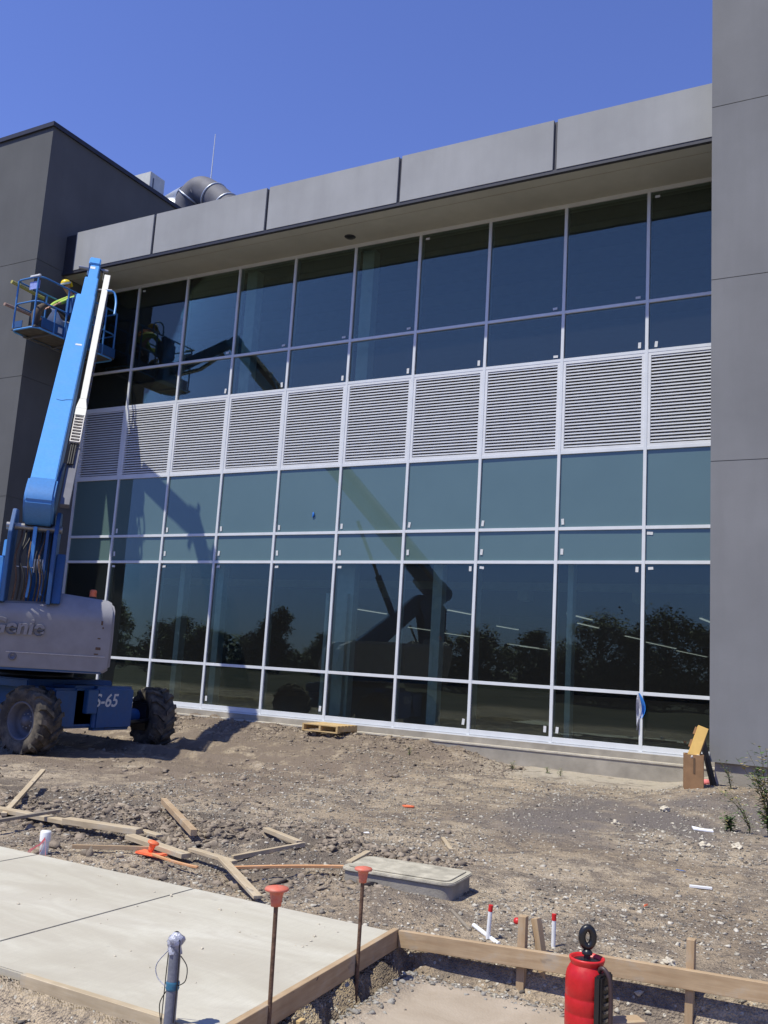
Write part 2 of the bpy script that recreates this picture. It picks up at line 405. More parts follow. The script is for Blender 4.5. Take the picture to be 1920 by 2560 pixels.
me.polygons.foreach_set('use_smooth', np.ones(len(Q), bool)); me.update(calc_edges=True)
ground = bpy.data.objects.new('ground', me); COL.objects.link(ground)
tag(ground, 'bare construction-site soil, gray-brown with gravel, ruts and clods', None, None, 'structure')
def dirt_mat():
    t = NT('site_dirt'); v = t.coord('pos')
    big = t.noise(v, .45, 5, .6, .4); mid = t.noise(v, 2.6, 6, .65, .5); fine = t.noise(v, 22, 5, .7)
    vor = t.n('ShaderNodeTexVoronoi'); vor.inputs['Scale'].default_value = 38; t.l(v, vor.inputs['Vector'])
    vor2 = t.n('ShaderNodeTexVoronoi'); vor2.inputs['Scale'].default_value = 90; t.l(v, vor2.inputs['Vector'])
    c = t.ramp(big, [(.30, (.27, .208, .145)), (.48, (.42, .335, .235)), (.62, (.52, .425, .305))])
    c = t.mix(t.ramp(mid, [(.40, .75), (.56, 0.0)]), c, (.155, .13, .112))
    c = t.mix(t.ramp(mid, [(.60, 0.0), (.72, .6)]), c, (.44, .385, .31))
    c = t.mix(t.ramp(fine, [(.36, .65), (.52, 0.0)]), c, (.12, .10, .085))
    # scattered pale aggregate
    ch = t.n('ShaderNodeSeparateColor'); t.l(vor.outputs['Color'], ch.inputs[0])
    k = t.n('ShaderNodeMath', operation='GREATER_THAN'); k.inputs[1].default_value = .84; t.l(ch.outputs[0], k.inputs[0])
    k2 = t.n('ShaderNodeMath', operation='LESS_THAN'); k2.inputs[1].default_value = .33; t.l(vor.outputs['Distance'], k2.inputs[0])
    k3 = t.n('ShaderNodeMath', operation='MULTIPLY'); t.l(k.outputs[0], k3.inputs[0]); t.l(k2.outputs[0], k3.inputs[1])
    c = t.mix(k3.outputs[0], c, (.52, .48, .40))
    # excavated bay: smooth tan fines;  far land: dark growth
    sp = t.n('ShaderNodeSeparateXYZ'); t.l(t.n('ShaderNodeNewGeometry').outputs['Position'], sp.inputs[0])
    def rng_(o, a, b):
        x = t.n('ShaderNodeMapRange', interpolation_type='SMOOTHSTEP'); x.inputs[1].default_value = a; x.inputs[2].default_value = b; t.l(o, x.inputs[0]); return x.outputs[0]
    def mul(a, b):
        x = t.n('ShaderNodeMath', operation='MULTIPLY'); t.l(a, x.inputs[0]); t.l(b, x.inputs[1]); return x.outputs[0]
    lft = mul(mul(rng_(sp.outputs[0], 12.6, 10.2), rng_(sp.outputs[1], -7.8, -6.4)), rng_(mid, .70, .45))
    c = t.mix(lft, c, (.225, .178, .138))
    bay = mul(mul(rng_(sp.outputs[0], 14.95, 15.25), rng_(sp.outputs[1], -10.66, -10.9)), rng_(mid, .72, .60))
    tan = t.ramp(mid, [(.35, (.36, .295, .22)), (.65, (.45, .38, .295))])
    c = t.mix(bay, c, tan)
    # dusty strip in front of the wall on the right
    strip = mul(mul(rng_(sp.outputs[0], 11.0, 12.3), rng_(sp.outputs[1], -2.3, -1.0)), rng_(mid, .3, .5))
    c = t.mix(strip, c, (.50, .44, .35))
    drk = mul(rng_(sp.outputs[0], 12.8, 14.2), mul(rng_(sp.outputs[1], -7.2, -6.0), rng_(sp.outputs[1], -2.6, -3.4)))
    c = t.mix(mul(drk, rng_(big, .62, .42)), c, (.19, .165, .15))
    dug = mul(mul(rng_(sp.outputs[0], 14.3, 13.4), rng_(sp.outputs[1], -10.2, -9.8)), mul(rng_(sp.outputs[1], -7.9, -8.5), rng_(mid, .66, .52)))
    c = t.mix(mul(dug, rng_(mid, .66, .50)), c, (.17, .14, .112))
    farm = rng_(sp.outputs[1], -19, -24)
    c = t.mix(farm, c, t.ramp(big, [(.35, (.035, .04, .022)), (.6, (.085, .08, .055))]))
    t.base(c); t.b.inputs['Roughness'].default_value = .95; t.b.inputs['Specular IOR Level'].default_value = .15
    h = t.n('ShaderNodeMath', operation='MULTIPLY_ADD'); h.inputs[1].default_value = .5; t.l(fine, h.inputs[0]); t.l(vor2.outputs['Distance'], h.inputs[2])
    h2 = t.n('ShaderNodeMath', operation='SUBTRACT'); t.l(h.outputs[0], h2.inputs[0]); t.l(vor.outputs['Distance'], h2.inputs[1])
    bs = t.n('ShaderNodeMapRange'); bs.inputs[3].default_value = .8; bs.inputs[4].default_value = .12; t.l(bay, bs.inputs[0])
    bpn = t.n('ShaderNodeBump'); bpn.inputs['Distance'].default_value = .018; t.l(bs.outputs[0], bpn.inputs['Strength']); t.l(h2.outputs[0], bpn.inputs['Height']); t.l(bpn.outputs[0], t.b.inputs['Normal']); return t.m
me.materials.append(dirt_mat())

# gravel and clods: loose stones nobody could count
def rocks(name, n, posfn, szfn, mat, label, kind='stuff', seed=3):
    rg = np.random.default_rng(seed)
    bm = bmesh.new(); bmesh.ops.create_icosphere(bm, subdivisions=1, radius=1.0)
    base = np.array([v.co[:] for v in bm.verts]); tri = np.array([[v.index for v in f.verts] for f in bm.faces]); bm.free()
    P = posfn(rg, n); n = len(P); S = szfn(rg, n)
    V = base[None]*(1+.5*rg.uniform(-1, 1, (n, len(base), 1)))+.28*rg.standard_normal((n, len(base), 3))
    V = V*(np.array([1, 1, .62])*(1+.3*rg.uniform(-1, 1, (n, 1, 3))))
    a = rg.uniform(0, 6.28, n); c, s = np.cos(a), np.sin(a)
    x = V[..., 0]*c[:, None]-V[..., 1]*s[:, None]; y = V[..., 0]*s[:, None]+V[..., 1]*c[:, None]
    V = np.stack([x, y, V[..., 2]], -1)*S[:, None, None]+P[:, None, :]
    F = (tri[None]+(np.arange(n)*len(base))[:, None, None]).reshape(-1, 3)
    me = bpy.data.meshes.new(name); me.vertices.add(n*len(base)); me.vertices.foreach_set('co', V.astype(np.float32).ravel())
    me.loops.add(F.size); me.loops.foreach_set('vertex_index', F.ravel().astype(np.int32))
    me.polygons.add(len(F)); me.polygons.foreach_set('loop_start', (np.arange(len(F))*3).astype(np.int32)); me.update(calc_edges=True)
    me.materials.append(mat); o = bpy.data.objects.new(name, me); COL.objects.link(o); tag(o, label, None, None, kind); return o
def rockmat(name, stops, bumpy=.5):
    t = NT(name); g = t.n('ShaderNodeNewGeometry'); t.base(t.mix(t.ramp(t.noise(t.coord('pos'), 30, 4), [(.3, .35), (.7, 0.0)]), t.ramp(g.outputs['Random Per Island'], stops), (.10, .085, .07)))
    t.b.inputs['Roughness'].default_value = .95; t.b.inputs['Specular IOR Level'].default_value = .15
    t.bump(t.noise(t.coord('pos'), 70, 4), bumpy, .01); return t.m
def on_slab(x, y): return (x < 14.86) & (y > -12.5) & (y < -10.55)
def pos_gravel(rg, n):
    # more stones close to the viewer
    x = rg.uniform(9.5, 17.6, n); y = -13.2+11.5*rg.uniform(0, 1, n)**1.6
    keep = ~on_slab(x, y) & ~((x > 15.05) & (y < -10.85) & (rg.uniform(0, 1, n) > .012)) & (vnoise(x*1.1, y*1.1, 5) > rg.uniform(0, .75, n))
    x, y = x[keep], y[keep]; return np.stack([x, y, height(x, y)+.002], -1)
def pos_clod(rg, n):
    x1 = rg.uniform(2.5, 12.2, n//2); y1 = -.25-np.abs(rg.normal(0, 1.0, n//2)); y1[::3] = rg.uniform(-8.2, -1.5, len(y1[::3]))
    x2 = rg.uniform(9.5, 14.4, n//2); y2 = rg.normal(-9.1, .65, n//2)
    x = np.concatenate([x1, x2]); y = np.concatenate([y1, y2]); k = ~on_slab(x, y) & (y < -.28) & (vnoise(x*1.7, y*1.7, 9) > .35); x, y = x[k], y[k]
    return np.stack([x, y, height(x, y)], -1)
rocks('gravel', 52000, pos_gravel, lambda r, n: .004+.0042*r.exponential(1, n).clip(0, 3.6), rockmat('gravel_mix', [(.0, (.13, .115, .10)), (.35, (.27, .24, .20)), (.6, (.46, .42, .34)), (1, (.66, .61, .51))]), 'loose pale and gray gravel scattered over the soil')
rocks('soil_clods', 18000, pos_clod, lambda r, n: .006+.009*r.exponential(1, n).clip(0, 5), rockmat('clod_mix', [(.0, (.22, .18, .14)), (.6, (.31, .25, .19)), (1, (.40, .33, .25))]), 'dug-up clods of brown soil', seed=5)
def pos_edge(rg, n):
    k = n//2
    y = np.concatenate([rg.uniform(-12.9, -10.65, k), rg.normal(-10.74, .07, n-k)]); x = np.concatenate([rg.normal(15.0, .06, k)+.075*(-10.57-y[:k]), rg.uniform(14.9, 17.3, n-k)])
    m = (x > 14.86+.075*(-10.57-y)) & (y < -10.63); x, y = x[m], y[m]; return np.stack([x, y, height(x, y)], -1)
rocks('concrete_crumbs', 900, pos_edge, lambda r, n: .004+.005*r.exponential(1, n).clip(0, 3), rockmat('crumb_mix', [(0, (.24, .22, .19)), (1, (.42, .40, .35))]), 'gray concrete crumbs spilled along the wooden form', seed=8)

# ------------------------------------------------------------------ pavement
def slab_mat():
    t = NT('new_concrete'); v = t.coord('pos')
    big = t.noise(t.coord('pos', (.7, 2.2, 1)), 1.0, 5, .6, .5); fine = t.noise(v, 140, 3); sp = t.noise(v, 9, 3, .5)
    c = t.ramp(big, [(.3, (.46, .425, .335)), (.55, (.555, .525, .43)), (.75, (.61, .585, .495))])
    c = t.mix(t.ramp(t.noise(t.coord('pos', (.5, 1.1, 1)), 2.1, 4, .6, 1.2), [(.42, .55), (.58, 0.0)]), c, (.43, .39, .31)); c = t.mix(t.ramp(t.noise(t.coord('pos', (40, 3, 1)), 3, 2), [(.35, .14), (.65, 0.0)]), c, (.34, .31, .26)); c = t.mix(t.ramp(fine, [(.3, .2), (.6, 0.0)]), c, (.34, .32, .28)); c = t.mix(t.ramp(sp, [(.70, 0.0), (.78, .35)]), c, (.28, .26, .22))
    t.base(c); t.b.inputs['Roughness'].default_value = .85; t.b.inputs['Specular IOR Level'].default_value = .25
    t.bump(fine, .12, .003); return t.m
M['slab'] = slab_mat()
for i, (x0, x1) in enumerate(((14.795, 13.333), (13.327, 11.858), (11.852, 10.378), (10.372, 8.898), (8.892, 7.4))):
    dx = .135 if i == 0 else 0
    o = MB().prism([(x0+dx, -12.395), (x0, -10.60), (x1, -10.60), (x1, -12.395)], (0, 0, -.62), X, Y, Z, SLAB_Z+.62).build('pavement', 'slab', None, .006)
    tag(o, 'pale freshly poured concrete pavement bay', None, None, 'structure')
dbr = rocks('slab_debris', 46, lambda rg, n: np.stack([rg.uniform(12.4, 14.7, n), rg.uniform(-12.3, -10.7, n), np.full(n, SLAB_Z+.001)], -1), lambda r, n: .003+.004*r.exponential(1, n).clip(0, 2.5), M['stone'], 'crumbs of soil lying on the pavement', seed=12)

# ------------------------------------------------------------------ lumber
def plank(name, p, q, wd, th, mat, label, cat, roll=0, group=None, bow=0, taper=0, parent=None, bevel=.002):
    p = Vector(p); q = Vector(q); L = (q-p).length; n = 12 if bow else 1
    mb = MB(); pts = []
    for i in range(n+1):
        x = -L/2+L*i/n; b = bow*(1-(2*i/n-1)**2); k = 1.0
        if taper and i == n: k = 1.0
        pts.append([(x, -wd/2*k+b, -th/2), (x, wd/2*k+b, -th/2), (x, wd/2*k+b, th/2), (x, -wd/2*k+b, th/2)])
    vs = [v for r_ in pts for v in r_]; fs = [(3, 2, 1, 0), tuple(4*n+i for i in range(4))]
    for i in range(n):
        for k in range(4): fs.append((4*i+k, 4*i+(k+1) % 4, 4*i+4+(k+1) % 4, 4*i+4+k))
    if taper:
        vs += [(L/2+taper, 0, -th/2), (L/2+taper, 0, th/2)]; N = len(vs)
        fs[1] = (4*n, 4*n+1, N-2); fs += [(4*n+3, 4*n+2, N-1), (4*n+1, 4*n+2, N-1, N-2), (4*n+3, 4*n, N-2, N-1)]
    mb.add(vs, fs); o = mb.build(name, mat, parent, bevel, 1, local=True)
    d = (q-p).normalized(); side = Z.cross(d)
    side = side.normalized() if side.length > 1e-3 else Vector((0, 1, 0)); up = d.cross(side)
    c, s_ = math.cos(roll), math.sin(roll); s2 = side*c+up*s_; u2 = -side*s_+up*c
    m = Matrix(((d.x, s2.x, u2.x, 0), (d.y, s2.y, u2.y, 0), (d.z, s2.z, u2.z, 0), (0, 0, 0, 1)))
    m.translation = (p+q)/2
    if parent is not None: m.translation = (p+q)/2-rootof(parent)
    o.matrix_local = m
    if label: tag(o, label, cat, group)
    return o
FORM = 'wooden concrete forms'
V = Vector
plank('form_board', (14.952, -12.42, -.497), (14.815, -10.565, -.490), .036, .105, 'wood_new', 'brown form board along the end of the pavement, beside the two rebar stakes', 'form board', 0, FORM)
plank('form_board', (14.84, -10.565, -.49), (16.03, -10.565, -.428), .036, .092, 'wood_new', 'tan form board running right from the pavement corner behind the red sprayer', 'form board', 0, FORM)
plank('form_board', (15.93, -10.545, -.41), (17.5, -10.535, -.352), .036, .092, 'wood_new', 'tan form board nailed to the single wooden stake at the right edge', 'form board', 0, FORM)
plank('form_board', (13.84, -12.425, -.50), (14.93, -12.425, -.497), .036, .13, 'wood_pale', 'pale wide form board along the near edge of the pavement', 'form board', 0, FORM)
plank('form_stub', (14.965, -11.79, -.64), (14.962, -11.79, -.562), .05, .04, 'wood_pallet', 'yellow wood stub poking up at the foot of the near rebar stake', 'wood stub')
plank('wooden_stake', (15.575, -10.52, -.66), (15.575, -10.52, -.245), .045, .045, 'wood_new', 'upright wooden stake nailed behind the form board, red blob beside its top', 'stake', 0, 'wooden stakes')
plank('wooden_stake', (15.70, -10.47, -.60), (15.625, -10.45, -.262), .05, .04, 'wood_new', 'short weathered stake leaning against the upright stake', 'stake', 0, 'wooden stakes')
plank('wooden_stake', (16.46, -10.50, -.66), (16.47, -10.50, -.205), .052, .04, 'wood_new', 'tall square wooden stake at the right, behind the form board', 'stake', 0, 'wooden stakes')
plank('wooden_block', (16.10, -11.02, -.555), (16.30, -10.83, -.55), .09, .045, 'wood_new', 'short offcut of lumber on the tan soil right of the red sprayer', 'wood block')
LG = 'scrap lumber beside the pavement'
def gnd(x, y, dz=0): return (x, y, gz(x, y)+dz)
plank('lumber_scrap', (10.56, -9.85, -.41), (9.36, -8.38, -.26), .05, .03, 'wood_pale', 'pale board at the left edge, propped with its far end raised', 'board', 0, LG)
plank('lumber_scrap', (9.9, -9.75, -.40), (11.45, -9.80, -.385), .09, .035, 'wood_pale', 'long pale board at the left edge, lying under the propped one', 'board', 0, LG)
plank('lumber_scrap', (11.0, -10.32, -.36), (11.06, -9.70, -.33), .035, .025, 'wood_gray', 'thin gray stick lying across the long pale board', 'board', 0, LG)
plank('lumber_scrap', (11.30, -9.84, -.365), (12.02, -9.73, -.37), .10, .045, 'wood_pale', 'thick pale beam with black strap marks', 'board', 0, LG)
plank('lumber_scrap', (11.95, -9.63, -.385), (12.2, -9.69, -.385), .07, .02, 'wood_pale', 'short pale slat just past the end of the strapped beam', 'board', 0, LG)
plank('lumber_scrap', (12.02, -9.84, -.395), (12.76, -10.02, -.41), .09, .035, 'wood_pale', 'broad light board running behind the fallen orange cap', 'board', 0, LG)
plank('lumber_scrap', (11.92, -10.34, -.42), (12.4, -10.0, -.41), .022, .03, 'wood_new', 'thin brown lath pointing at the fallen orange cap', 'board', 0, LG)
plank('lumber_scrap', (12.53, -10.13, -.415), (13.02, -10.20, -.425), .022, .016, 'wood_orange', 'thin curved orange lath right of the fallen orange cap', 'board', 0, LG, bow=-.025)
plank('lumber_scrap', (12.74, -9.95, -.375), (13.22, -10.04, -.385), .055, .025, 'wood_pale', 'pale slat between the broad board and the diagonal stake', 'board', 0, LG)
plank('lumber_scrap', (11.19, -8.52, -.34), (12.38, -9.49, -.36), .055, .05, 'wood_new', 'pointed light stake lying alone on the dark clods', 'board', 0, LG)
plank('lumber_scrap', (13.12, -10.06, -.37), (13.82, -10.57, -.43), .06, .022, 'wood_pale', 'diagonal light stake lying across the orange lath, down to the pavement', 'board', 0, LG)
plank('lumber_scrap', (12.65, -8.87, -.37), (13.17, -9.13, -.375), .055, .035, 'wood_pale', 'upper arm of the V of two sticks', 'board', 0, LG)
plank('lumber_scrap', (13.01, -9.79, -.42), (13.2, -9.10, -.385), .03, .035, 'wood_pale', 'lower arm of the V of two sticks', 'board', 0, LG)
plank('lumber_scrap', (13.30, -10.20, -.385), (13.93, -9.62, -.37), .03, .018, 'wood_orange', 'long orange-tinted lath reaching to the concrete vault', 'board', 0, LG, bow=.03)
plank('lumber_scrap', (13.98, -9.72, -.318), (13.9, -9.30, -.315), .045, .018, 'wood_pale', 'pale slat resting across the corner of the vault lid', 'board', 0, LG)
plank('lumber_scrap', gnd(13.72, -7.57, .012), gnd(14.04, -8.09, .012), .035, .018, 'wood_pale', 'lone short stick on bare soil behind the vault', 'board', 0, LG)
plank('lumber_scrap', gnd(14.90, -9.98, .008), gnd(15.16, -10.28, .008), .018, .014, 'wood_gray', 'dark twig-like stick between the vault and the white pipes', 'board', 0, LG)
plank('marker_lath', gnd(15.98, -7.94, .012), gnd(16.14, -7.90, .012), .028, .018, 'white', 'short white marker lath with a red band lying on the gravel', 'marker')
MB().box((16.04, -7.945, gz(16.05, -7.92)-.01), (16.085, -7.90, gz(16.05, -7.92)+.024)).build('paint_band', 'orange', bpy.data.objects['marker_lath'])
o = bpy.data.objects['marker_lath']; pb = bpy.data.objects['paint_band']
pb.parent = None; pb.parent = o; pb.matrix_parent_inverse = o.matrix_local.inverted(); 
for v_ in pb.data.vertices: v_.co += o.location
for (x, dy) in ((11.34, 0), (11.90, 0)):
    b = MB(); b.box((x-.012, -9.90+.15*(x-11.3), -.425), (x+.012, -9.765+.15*(x-11.3), -.338)); 
    t_ = b.build('strap_mark', 'black', None)
    tp = bpy.data.objects['lumber_scrap.003']; t_.parent = tp; t_.matrix_parent_inverse = tp.matrix_local.inverted()

# ------------------------------------------------------------------ buried vault
vt = thing('utility_vault', 'low concrete vault with a rounded rectangular lid sunk in the soil', 'utility vault', (14.38, -9.62, -.5))
def rrect(hw, hd, r, n=5):
    P = []
    for cx, cy, a0 in ((hw-r, hd-r, 0), (-hw+r, hd-r, 90), (-hw+r, -hd+r, 180), (hw-r, -hd+r, 270)):
        for k in range(n+1): a = R(a0+90*k/n); P.append((cx+r*math.cos(a), cy+r*math.sin(a)))
    return P
vc = V((14.385, -9.595, 0))
vX = V((math.cos(R(5)), math.sin(R(5)), .0)); vY = V((-vX.y, vX.x, 0))
M['vault'] = simple('vault_concrete', (.28, .255, .215), .9, 0, .2, 6, .4, 70, .2)
M['lid'] = simple('vault_lid', (.43, .395, .31), .9, 0, .3, 9, .4, 60, .2)
MB().prism(rrect(.40, .23, .07), vc+V((0, 0, -.66)), vX, vY, Z, .32).build('vault_body', 'vault', vt, .006)
MB().prism(rrect(.415, .245, .08), vc+V((0, 0, -.342)), vX, vY, Z, .022).build('vault_rim', 'lid', vt, .006)
MB().prism(rrect(.375, .205, .05), vc+V((0, 0, -.318)), vX, vY, Z, .006).build('lid', 'lid', vt, .002)

# ------------------------------------------------------------------ rebar stakes, caps, pipes
def cap_mb(c, s=1.0, ax=Z):
    return MB().lathe([(r_*s, z_*(.6+.4*s)) for r_, z_ in [(0, .0), (.019, 0), (.021, .02), (.024, .042), (.028, .056), (.043, .061), (.0455, .066), (.042, .073), (.014, .080), (0, .081)]], c, 24, ax)
for (x, y, zt, lb, mt, tilt) in ((14.945, -12.01, .05, 'rebar stake nearer the gray conduit, with a faded orange mushroom cap', 'orange_dusty', .012),
                           (14.885, -11.13, .0, 'rebar stake farther from the viewer, with a bright orange mushroom cap', 'orange_dusty', .0)):
    x2 = x; ks = 1.24 if y < -11.5 else 1.08
    t_ = thing('rebar_stake', lb, 'rebar stake', (x2, y, -.6), 'capped rebar stakes beside the pavement form')
    top = V((x2-tilt, y, zt-.02)); MB().tube([(x2, y, -.68), top], .0105, 10).build('rod', 'rust', t_)
    cap_mb(top-V((0, 0, .06)), ks, V((-tilt, 0, .6)).normalized()).build('cap', mt, t_)
cpo = thing('fallen_rebar_guard', 'fallen bright orange rebar cap lying among the boards', 'rebar guard', (12.46, -10.09, -.43))
cap_mb((12.47, -10.09, -.41), 1, V((.25, .1, .9))).build('cap', 'orange', cpo)
MB().box((12.36, -10.15, -.435), (12.60, -10.03, -.415)).build('torn_flag', 'orange', cpo, .01)

cp = thing('capped_pipe', 'short white capped pipe with pink ribbon beside the pavement', 'pipe', (11.80, -10.50, -.5))
MB().lathe([(0, -.6), (.033, -.6), (.033, -.36)], (11.80, -10.50, 0), 20).build('pipe', 'pvc', cp)
MB().lathe([(.040, -.375), (.040, -.315), (.036, -.302), (0, -.300)], (11.80, -10.50, 0), 20).build('cap', 'pvc', cp)
mb = MB()
for k in range(4):
    a = k*1.3; mb.sheet([[V((11.83, -10.53, -.36-.03*i))+V((math.cos(a)*.03*i, -.02*i, .012*math.sin(i*2+k)))+V((0, 0, .012*j)) for j in range(2)] for i in range(5)])
mb.build('ribbon', 'pink', cp)
for (x, y, z0, z1, lb, tx) in ((15.31, -10.36, -.60, -.262, 'thin white pipe with a red painted tip, left of the pair', .012), (15.66, -10.24, -.60, -.275, 'thin white pipe with a red painted tip, right of the pair', 0)):
    t_ = thing('marker_pipe', lb, 'pipe', (x, y, z0), 'white pipes with red tips')
    MB().tube([(x-tx, y, z0), (x+tx*.5, y, z1-.035)], .0125, 12).build('pipe', 'pvc', t_)
    MB().tube([(x+tx*.5, y, z1-.035), (x+tx*.7, y, z1)], .0135, 12).build('red_tip', 'red', t_)
tag(MB().tube([(15.15, -10.20, -.435), (15.40, -10.42, -.45)], .013, 12).build('loose_pipe', 'pvc'), 'white pipe lying on its side under the left red-tipped pipe', 'pipe')
tag(MB().lathe([(0, 0), (.02, .002), (.024, .015), (.018, .03), (0, .034)], (15.535, -10.50, -.30), 10).build('paint_blob', 'red'), 'small red cap on the left side of the upright stake', 'marker cap')

cd = thing('conduit_stub', 'gray conduit standing in the foreground, wrapped in plastic with wires', 'conduit', (14.79, -12.60, -.6))
cx, cy = 14.765, -12.475
cz = -.085
MB().tube([(cx+.003, cy, -.75), (cx, cy, -.3), (cx-.004, cy, cz-.03)], .0245, 18).build('pipe', 'pipe_gray', cd)
mb = MB()
g = []
for i in range(9):
    zz = cz-.075+i*.0105; row = []
    for k in range(19):
        a = 2*math.pi*k/18; rr = (.027+.005*math.sin(3*a+i)+.003*math.sin(7*a+2*i)+(.007 if 3 < i < 7 else 0))*(1 if i < 7 else (.75 if i == 7 else .35))
        row.append(V((cx-.004+rr*math.cos(a), cy+rr*math.sin(a), zz)))
    g.append(row)
mb.sheet(g); mb.build('plastic_wrap', 'wrap', cd)
MB().lathe([(.026, -.016), (.029, -.008), (.0265, 0), (.0295, .010), (.026, .018)], (cx, cy, -.285), 18).build('tape', simple('tape_teal', (.04, .16, .26), .5), cd)
for k, (pts) in enumerate(([(cx-.030, cy, -.30), (cx-.085, cy, -.27), (cx-.095, cy, -.22), (cx-.034, cy, -.15)], [(cx+.030, cy, -.28), (cx+.072, cy-.01, -.25), (cx+.066, cy, -.20), (cx+.029, cy, -.165)],
                           [(cx-.029, cy-.008, -.10), (cx-.032, cy-.01, -.25), (cx-.035, cy-.01, -.45)], [(cx+.026, cy-.012, -.10), (cx+.031, cy-.01, -.24), (cx+.030, cy-.012, -.42)], [(cx-.029, cy, -.31), (cx-.06, cy, -.37), (cx-.04, cy, -.45)])):
    MB().tube(smooth_path(pts), .0022, 6).build('wire', 'hose' if k != 0 else 'wrap', cd)

# ------------------------------------------------------------------ red pump sprayer
def sprayer_mat():
    t = NT('sprayer_red'); v = t.coord('obj'); f = t.noise(v, 9, 7, .7); g_ = t.noise(v, 34, 5, .7)
    c = t.ramp(f, [(.3, (.40, .010, .012)), (.7, (.60, .018, .020))])
    c = t.mix(t.ramp(g_, [(.66, 0.0), (.70, .9)]), c, (.05, .035, .03)); c = t.mix(t.ramp(f, [(.58, 0.0), (.8, .45)]), c, (.50, .36, .28))
    t.base(c); t.b.inputs['Specular IOR Level'].default_value = .4
    x = t.ramp(g_, [(.3, .30), (.7, .6)]); t.l(x, t.b.inputs['Roughness']); t.bump(f, .25, .01); return t.m
sx, sy, sz = 16.095, -11.065, -.60
sp_ = thing('pump_sprayer', 'dented red metal pump sprayer with black ring handle and hose', 'sprayer', (sx, sy, sz))
MB().lathe([(0, 0), (.09, 0), (.098, .012), (.099, .05), (.0965, .055), (.099, .06), (.099, .12), (.0965, .125), (.099, .13), (.099, .19), (.0965, .195), (.099, .20), (.099, .275), (.094, .30), (.082, .322), (.074, .335)], (sx, sy, sz), 40).build('tank', sprayer_mat(), sp_)
MB().lathe([(.074, .33), (.080, .345), (.084, .355), (.084, .362), (.078, .364), (.072, .358), (.066, .345), (.05, .335), (0, .333)], (sx, sy, sz), 40).build('collar', 'red', sp_)
MB().tube([(sx, sy, sz+.33), (sx, sy, sz+.40)], [.02, .012], 14).build('pump_rod', 'black', sp_)
MB().lathe([(.064, .338), (.062, .350), (.03, .356), (0, .358)], (sx, sy, sz), 30).build('collar_dark_disc', 'black', sp_)  # black disc put in to darken the inside of the open collar
MB().lathe([(.024, .375), (.026, .385), (.018, .395), (.012, .40)], (sx, sy, sz), 16).build('pump_nut', 'black', sp_)
rv = V((.87, .49, 0)); ctr = V((sx, sy, sz+.452))
MB().tube([ctr+(rv*.027*math.cos(a)+Z*.042*math.sin(a)) for a in [2*math.pi*k/24 for k in range(24)]], .0175, 12, False, True).build('handle', 'black', sp_)
sd_ = V((.95, -.20, 0)).normalized(); s2_ = V((-sd_.y, sd_.x, 0))
MB().obox(V((sx, sy, sz+.19))+sd_*.098-s2_*.02, sd_, s2_, Z, (.018, .062, .125)).build('side_bracket', 'black', sp_, .008)
mb = MB()
for k in range(5): mb.obox(V((sx, sy, sz+.12+.035*k))+sd_*.119-s2_*.02, sd_, s2_, Z, (.004, .026, .006))
mb.build('bracket_clip', 'steel', sp_)
hp_ = [V((sx, sy, sz+.30))+sd_*.07-s2_*.02, V((sx, sy, sz+.335))+sd_*.085-s2_*.028, V((sx, sy, sz+.335))+sd_*.11-s2_*.03, V((sx, sy, sz+.29))+sd_*.135-s2_*.03, V((sx, sy, sz+.18))+sd_*.142-s2_*.03, V((sx, sy, sz+.05))+sd_*.135-s2_*.025, V((sx, sy, sz+.01))+sd_*.11-s2_*.0]
MB().tube(smooth_path(hp_), .0105, 12).build('hose', simple('hose_brown', (.05, .03, .03), .45), sp_)
MB().lathe([(.012, 0), (.014, .02), (.008, .03)], V((sx, sy, sz+.19))+sd_*.12-s2_*.0, 12).build('valve', simple('brass', (.5, .35, .1), .35, .8), sp_)

# ================================================================== BUILDING
PIT = 1.524
HZ = [9.775, 7.665, 6.745, 5.013, 3.636, 3.042, .875, 0.0]      # head ... sill
WL, WR = .09, 15.11
bd = thing('building', 'gray stucco office building with a tall curtain wall of dark glass and white louvers', 'building', (7.6, 0, 0))
DW = 1.92
def wallblock(x0, x1, z0, z1, mat, label):
    # stucco skin with reveals (joint lines) modelled as narrow gaps
    js = [z0]+[z for z in (4.28, 7.07, 9.9) if z0 < z < z1]+[z1]
    mb = MB()
    for a, b in zip(js[:-1], js[1:]):
        mb.box((x0, -DW, a+(.006 if a > z0 else 0)), (x1, 12, b-(.006 if b < z1 else 0)))
    mb.box((x0+.012, -DW+.012, z0+.002), (x1-.012, 11.9, z1-.002))
    o = mb.build('wall', mat, bd); o['label'] = label; return o
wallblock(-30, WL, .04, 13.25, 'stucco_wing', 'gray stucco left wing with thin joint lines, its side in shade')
wallblock(WR, 34, .04, 19.0, 'stucco', 'plain gray stucco right wing rising out of the picture')
MB().box((-30.03, -DW-.05, 13.25), (WL+.05, 12.05, 13.36)).build('coping', 'dark_metal', bd)
MB().box((WR+.06, -DW+.06, -1.2), (33.9, 11.8, .037)).build('foundation', 'found', bd)
MB().box((-29.9, -DW+.06, -1.2), (WL-.06, 11.8, .037)).build('foundation', 'found', bd)
MB().box((WL-.05, -.30, -1.2), (WR+.05, .5, -.19)).build('foundation', 'found', bd)
MB().box((WL-.05, -.315, -.205), (WR+.05, -.10, -.176)).build('foundation_ledge', 'ledge', bd, .006)
MB().box((WL-.05, -.10, -.19), (WR+.05, .3, -.075)).build('foundation_curb', 'found', bd)
